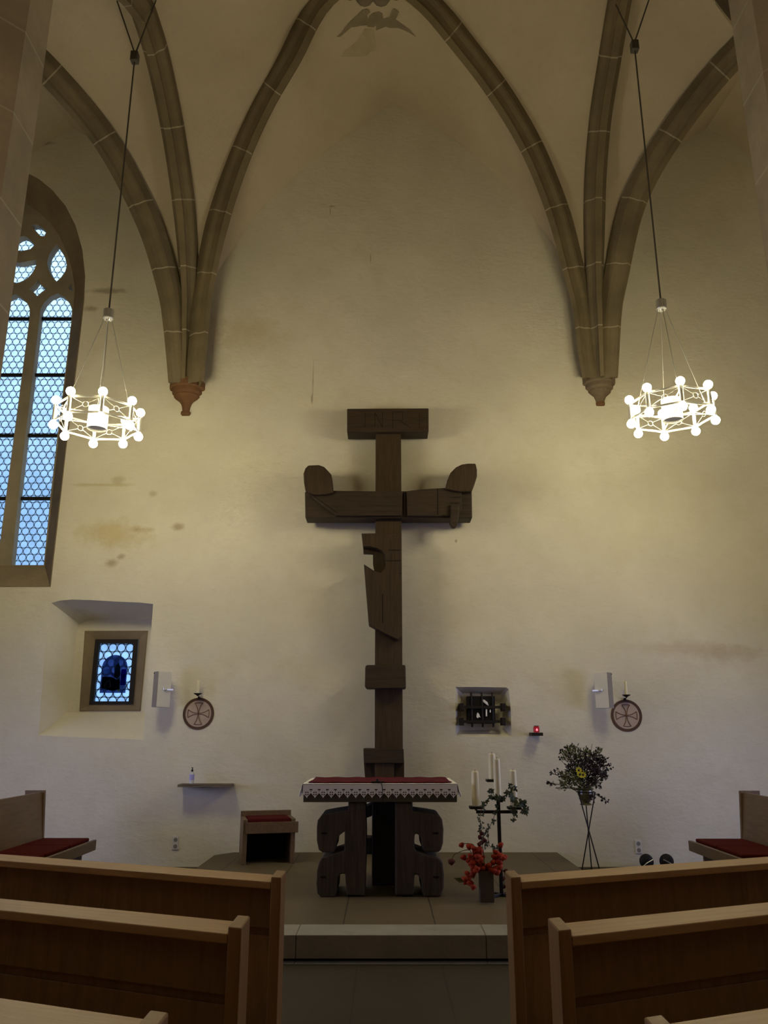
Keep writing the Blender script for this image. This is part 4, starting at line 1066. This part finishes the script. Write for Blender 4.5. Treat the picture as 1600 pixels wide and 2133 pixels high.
for (cx, cy, cz, ytop, D, lab, r) in pos:
    bm = B(); box(bm, cx-.062, cx+.062, cy-.062, cy+.062, cz-.024, cz); pl = link('drip_plate', bm, M_iron, cs, bevel=.005)
    if abs(cx-SX) > .1:
        bm = B(); box(bm, cx-.01, cx+.01, cy-.01, cy+.01, za+.012, cz-.022); link('stub', bm, M_iron, cs)
    h = P(1040, ytop, D).z-cz
    k = thing('pillar_candle', lab, 'candle', (cx, cy, cz+.001), 0, 'candles on the iron stand')
    bm = B(); lathe(bm, [(r*.96, 0), (r, .01), (r*1.0, h*.5), (r*.94, h-.012), (r*.8, h-.002), (r*.4, h-.006)], (0, 0, 0), 20); link('wax', bm, M_wax, k)
    bm = B(); tube(bm, [(0, 0, h-.01), (.002, 0, h+.012)], .002, 5); link('wick', bm, M_wick, k)
# ivy
def vine(path, lab, nleaf, size):
    t = thing('ivy_trail', lab, 'ivy', (0, 0, 0), 0, 'ivy trails on the candle stand'); pts = smoothpoly([tuple(p) for p in path], 10)
    bm = B(); tube(bm, pts, .0028, 5); link('stem', bm, M_stem, t)
    bm = B()
    for i in range(nleaf):
        p = pts[int(i*(len(pts)-1)/max(1, nleaf-1))] + Vector((random.uniform(-.025, .025), random.uniform(-.03, .01), random.uniform(-.02, .02))); ivyleaf(bm, p, size*random.uniform(.6, 1.15))
    link('leaves', bm, M_leaf, t)
sc = .1594
def iv(pts, D): return [P(930+x*sc, 1560+y*sc, D+random.uniform(-.02, .02)) for x, y in pts]
vine(iv([(600, 560), (560, 640), (500, 700), (470, 760), (440, 880), (440, 960), (455, 1040), (470, 1120), (500, 1200), (510, 1270)], SD-.14), 'ivy trail falling down the left side of the stand toward the vase', 26, .028)
vine(iv([(690, 640), (680, 740), (640, 830), (610, 930), (570, 1010), (540, 1100), (545, 1180), (560, 1260), (610, 1290), (640, 1310)], SD-.10), 'ivy trail curling beside the pole of the candle stand', 24, .026)
vine(iv([(560, 540), (620, 600), (700, 660), (760, 620), (800, 580), (850, 560), (870, 500), (820, 490)], SD-.26), 'ivy trail looped between the front and right candles', 26, .030)
vine(iv([(870, 620), (880, 680), (930, 720), (980, 670), (1000, 720), (1030, 780), (1050, 800), (1010, 820)], SD-.09), 'ivy trail hanging off the right drip plate', 34, .036)
vine(iv([(860, 760), (880, 800), (870, 850), (890, 900), (895, 935)], SD-.08), 'short ivy tip hanging below the right drip plate', 9, .028)
# physalis vase
VD = 7.74
vb = G(1015, 1880, PLAT)
vs_ = thing('square_vase', 'tall square grey-brown vase on the platform holding orange lantern branches', 'vase', (0, 0, 0))
vx0 = P(1001, 1870, vb.y).x; vx1 = P(1030, 1870, vb.y).x; vh = P(1015, 1815, vb.y).z
bm = B(); y0 = vb.y; y1 = vb.y+(vx1-vx0)
box(bm, vx0, vx1, y0, y0+.01, PLAT, vh); box(bm, vx0, vx1, y1-.01, y1, PLAT, vh); box(bm, vx0, vx0+.01, y0+.01, y1-.01, PLAT, vh); box(bm, vx1-.01, vx1, y0+.01, y1-.01, PLAT, vh)
link('vase_wall', bm, plain('grey_brown_glaze', (.070, .052, .034), .6, 0, .3, .15, 8), vs_, bevel=.003)
bm = B(); box(bm, vx0+.008, vx1-.008, y0+.008, y1-.008, PLAT+.001, PLAT+.02); link('vase_base', bm, M_black, vs_)
VC = Vector(((vx0+vx1)/2, (y0+y1)/2, vh))
def lantern(p, s, mat, parent):
    bm = B(); M = Matrix.Rotation(random.uniform(-.5, .5), 4, 'X') @ Matrix.Rotation(random.uniform(-.5, .5), 4, 'Y')
    lathe(bm, [(.12*s, .5*s), (.55*s, .42*s), (.85*s, .12*s), (.78*s, -.25*s), (.42*s, -.62*s), (.08*s, -.95*s)], (0, 0, 0), 10)
    for i, v in enumerate(bm.verts):
        a = math.atan2(v.co.y, v.co.x); k_ = 1+.10*math.cos(5*a); v.co.x *= k_; v.co.y *= k_
    bmesh.ops.transform(bm, matrix=Matrix.Translation(p) @ M, verts=bm.verts[:]); return link('lantern_husk', bm, mat, parent, smooth=True)
branches = [([(520, 1560), (460, 1480), (400, 1380), (350, 1250), (190, 1235)], 'lantern plant branch leaning left above the vase with its outermost husk alone', [(195, 1250), (300, 1270), (350, 1290), (390, 1310), (430, 1300), (440, 1340), (370, 1350), (400, 1400), (350, 1420), (420, 1400)]),
            ([(520, 1560), (420, 1540), (340, 1450), (300, 1320), (120, 1370), (70, 1450)], 'thin lantern branch arching far to the left low above the floor', [(65, 1470), (218, 1410), (310, 1390), (290, 1450), (320, 1500), (350, 1480)]),
            ([(500, 1580), (420, 1600), (340, 1640), (280, 1710), (350, 1800)], 'drooping lantern branch hanging down left of the vase', [(350, 1800), (270, 1720), (290, 1680), (300, 1740), (240, 1700), (340, 1640), (320, 1760), (380, 1590), (270, 1620), (410, 1570), (350, 1600), (250, 1740)]),
            ([(530, 1560), (590, 1480), (640, 1380), (690, 1250)], 'lantern branch rising right across the candle stand pole', [(705, 1250), (650, 1350), (670, 1400), (620, 1400), (740, 1420), (710, 1390), (650, 1460), (690, 1480), (610, 1480), (760, 1410)]),
            ([(530, 1570), (480, 1500), (440, 1480), (400, 1500)], 'dense lantern cluster directly above the vase mouth', [(470, 1500), (430, 1520), (390, 1480), (440, 1450), (480, 1560), (520, 1540), (350, 1540), (400, 1560), (560, 1520), (580, 1570), (330, 1460), (460, 1420), (640, 1560), (690, 1540), (660, 1610), (620, 1590)]),
            ([(520, 1560), (490, 1400), (470, 1250), (440, 1130), (450, 1060)], 'dull brown lantern stem standing upright over the vase', [(440, 1150), (460, 1100), (500, 1190), (465, 1220), (430, 1240)]),
            ([(540, 1580), (700, 1600), (760, 1600), (750, 1700), (760, 1790)], 'thin brown lantern stem drooping behind the candle stand pole', [(770, 1590), (755, 1790), (740, 1690)])]
for bi, (pth, lab, lan) in enumerate(branches):
    t = thing('lantern_branch', lab, 'branch', (0, 0, 0), 0, 'lantern branches in the square vase')
    DD = vb.y-.02 if bi not in (6,) else SD+.12
    P3 = [Vector((VC.x, VC.y, PLAT+.12)), Vector((VC.x+random.uniform(-.02, .02), VC.y, vh-.02))] + [P(930+x*sc, 1560+y*sc, vb.y+.04 if bi != 6 else (vb.y+.05 if i == 0 else SD+.10)) for i, (x, y) in enumerate(pth)]
    P3 = P3[:1]+P3[1:2]+P3[3:]
    bm = B(); tube(bm, smoothpoly([tuple(q) for q in P3], 8), .0032, 5); link('stem', bm, M_stem, t)
    for (x, y) in lan:
        D = (vb.y+random.uniform(-.05, .08)) if bi != 6 else SD+.10
        if bi == 3: D = min(D, SD-.09)
        lantern(P(930+x*sc, 1560+y*sc, D), random.uniform(.030, .040) if bi < 5 else .027, M_lantern if (bi < 5 and not (bi == 1 and x < 100)) else M_lantern_d, t)
bm = B(); q = P(930+185*sc, 1560+1715*sc, vb.y)
leaf(bm, P(930+240*sc, 1560+1740*sc, vb.y), Vector((-1, -.2, .35)), Vector((0, -1, .3)), .11, .045)
tag(link('loose_leaf', bm, M_leaf2), 'single green leaf left of the drooping lantern branch', 'leaf')
# flower arrangement on a wire tripod
FDp = 9.75
ft = P(1226, 1735, FDp)
fs = thing('flower_tripod', 'thin black wire tripod stand with crossing legs under the bouquet', 'stand', (0, 0, 0))
tops = [P(1205, 1650, FDp-.05), P(1240, 1650, FDp-.05), P(1221, 1676, FDp+.12)]
feet = [P(1252, 1822, FDp-.1), P(1210, 1826, FDp-.1), P(1233, 1815, FDp+.12)]
for a, b in zip(tops, feet):
    a = Vector(a); b = Vector(b); d = b-a; b2 = a + d*((a.z-.0)/(a.z-b.z)); bm = B(); tube(bm, [a, b2], .007, 8); link('leg', bm, M_iron, fs)
tc_ = (tops[0]+tops[1])/2; rr = (tops[1].x-tops[0].x)/2
bm = B(); tube(bm, [Vector((tc_.x+rr*math.cos(k*PI/12), tc_.y+.05+rr*math.sin(k*PI/12), tc_.z)) for k in range(25)], .006, 6, False); link('ring', bm, M_iron, fs)
vz = P(1222, 1677, FDp).z
vv = thing('flower_vase', 'small greenish glass bowl vase held in the wire tripod', 'vase', (tc_.x-.005, tc_.y+.05, vz))
bm = B(); H1 = tc_.z-vz+.04
lathe(bm, [(.05, 0), (.075, .004), (.04, .03), (.07, .07), (.09, .12), (.085, H1-.02), (.10, H1)], (0, 0, 0), 20); link('bowl', bm, plain('olive_glass', (.11, .105, .045), .3, 0, .5, .2), vv, smooth=False)
bc = P(1216, 1604, FDp)
bo = thing('bouquet', 'large round bouquet of dark foliage, berries and yellow flowers on the wire tripod', 'bouquet', tuple(bc))
def fpt(x, y, dy=0): return P(1130+x*.10625, 1530+y*.10625, FDp+dy)-bc
root = Vector((tc_.x, FDp, tc_.z+.0))-bc
clusters = [((560, 330), .07, 90, M_leaf2), ((500, 430), .07, 80, M_leaf2), ((780, 420), .09, 130, M_leaf2), ((640, 520), .09, 140, M_leafd), ((850, 560), .10, 170, M_leafd), ((980, 480), .09, 130, M_leafd), ((1150, 560), .07, 100, M_leafd),
            ((1050, 720), .10, 200, M_leafd), ((720, 740), .10, 190, M_leaf2), ((560, 700), .07, 100, M_leafd), ((500, 880), .09, 150, M_leaf2), ((700, 920), .10, 170, M_leaf2), ((880, 880), .10, 180, M_leafd), ((820, 1050), .08, 130, M_leaf2),
            ((1020, 960), .07, 90, M_leaf2), ((450, 1000), .06, 50, M_leaf2), ((1080, 380), .06, 45, M_leaf2), ((850, 1200), .07, 90, M_leaf2), ((960, 1220), .05, 40, M_leafd), ((1180, 820), .06, 60, M_leafd), ((950, 700), .12, 200, M_leafd)]
bms = {M_leaf2.name: (B(), M_leaf2), M_leafd.name: (B(), M_leafd)}
for (cx, cy), r, n, m in clusters:
    c = fpt(cx, cy, random.uniform(-.10, .06))
    for i in range(n):
        q = c + rv(r)*random.random()**.3; leaf(bms[m.name][0], q, (q-root)+rv(.35), rv(), random.uniform(.025, .05), random.uniform(.012, .022))
o = link('green_foliage', bms[M_leaf2.name][0], M_leaf2, bo); o['label'] = 'olive green leaves'
o = link('purple_foliage', bms[M_leafd.name][0], M_leafd, bo); o['label'] = 'dark purplish leaves'
bm = B()
ends = [(380, 300), (370, 360), (330, 465), (680, 225), (600, 205), (740, 330), (900, 300), (1075, 290), (1020, 405), (1200, 475), (1240, 520), (1310, 575), (1350, 640), (1280, 685), (1250, 730), (1225, 810), (1150, 870), (1100, 990), (260, 1050), (130, 945), (190, 755), (340, 790), (270, 690), (180, 970), (975, 185), (1260, 1300), (1180, 1260), (1130, 1200), (1170, 410), (470, 250)]
for (x, y) in ends: 
    e_ = fpt(x, y, random.uniform(-.05, .05)); tube(bm, [root, root.lerp(e_, .55)+Vector((0, 0, .02)), e_], .0028 if (x, y) != (260, 1050) else .006, 5)
link('stems', bm, M_stem, bo)
bm = B()
for (x, y) in ends:
    e_ = fpt(x, y, 0)
    if x in (680, 600, 975, 260): continue
    for j in range(4): sphere(bm, e_+rv(.022), random.uniform(.007, .013), u=8, v=5)
link('berries', bm, M_berry, bo, smooth=True)
bm = B()
for (x, y) in ((130, 945), (190, 755), (340, 790), (270, 690), (180, 970), (1260, 1300), (1180, 1260), (680, 225), (600, 205), (520, 260)):
    a = fpt(x, y); 
    for j in range(7): 
        q = a.lerp(root, random.uniform(0, .16)); leaf(bm, q, rv()+(a-root)*1.2, rv(), .05, .014)
link('twig_leaves', bm, M_leafd, bo)
for (x, y) in ((712, 700), (735, 780), (795, 790)):
    c = fpt(x, y, -.17); bm = B()
    for k in range(9):
        a = 2*PI*k/9; leaf(bm, c+Vector((math.cos(a)*.008, 0, math.sin(a)*.008)), Vector((math.cos(a), -.25, math.sin(a))), Vector((0, -1, 0)), .034, .022)
    fl = link('yellow_flower', bm, M_yellow, bo); bm = B(); sphere(bm, c+Vector((0, -.006, 0)), .012, 1, .5, 1, 10, 6); link('flower_eye', bm, M_berry, fl)
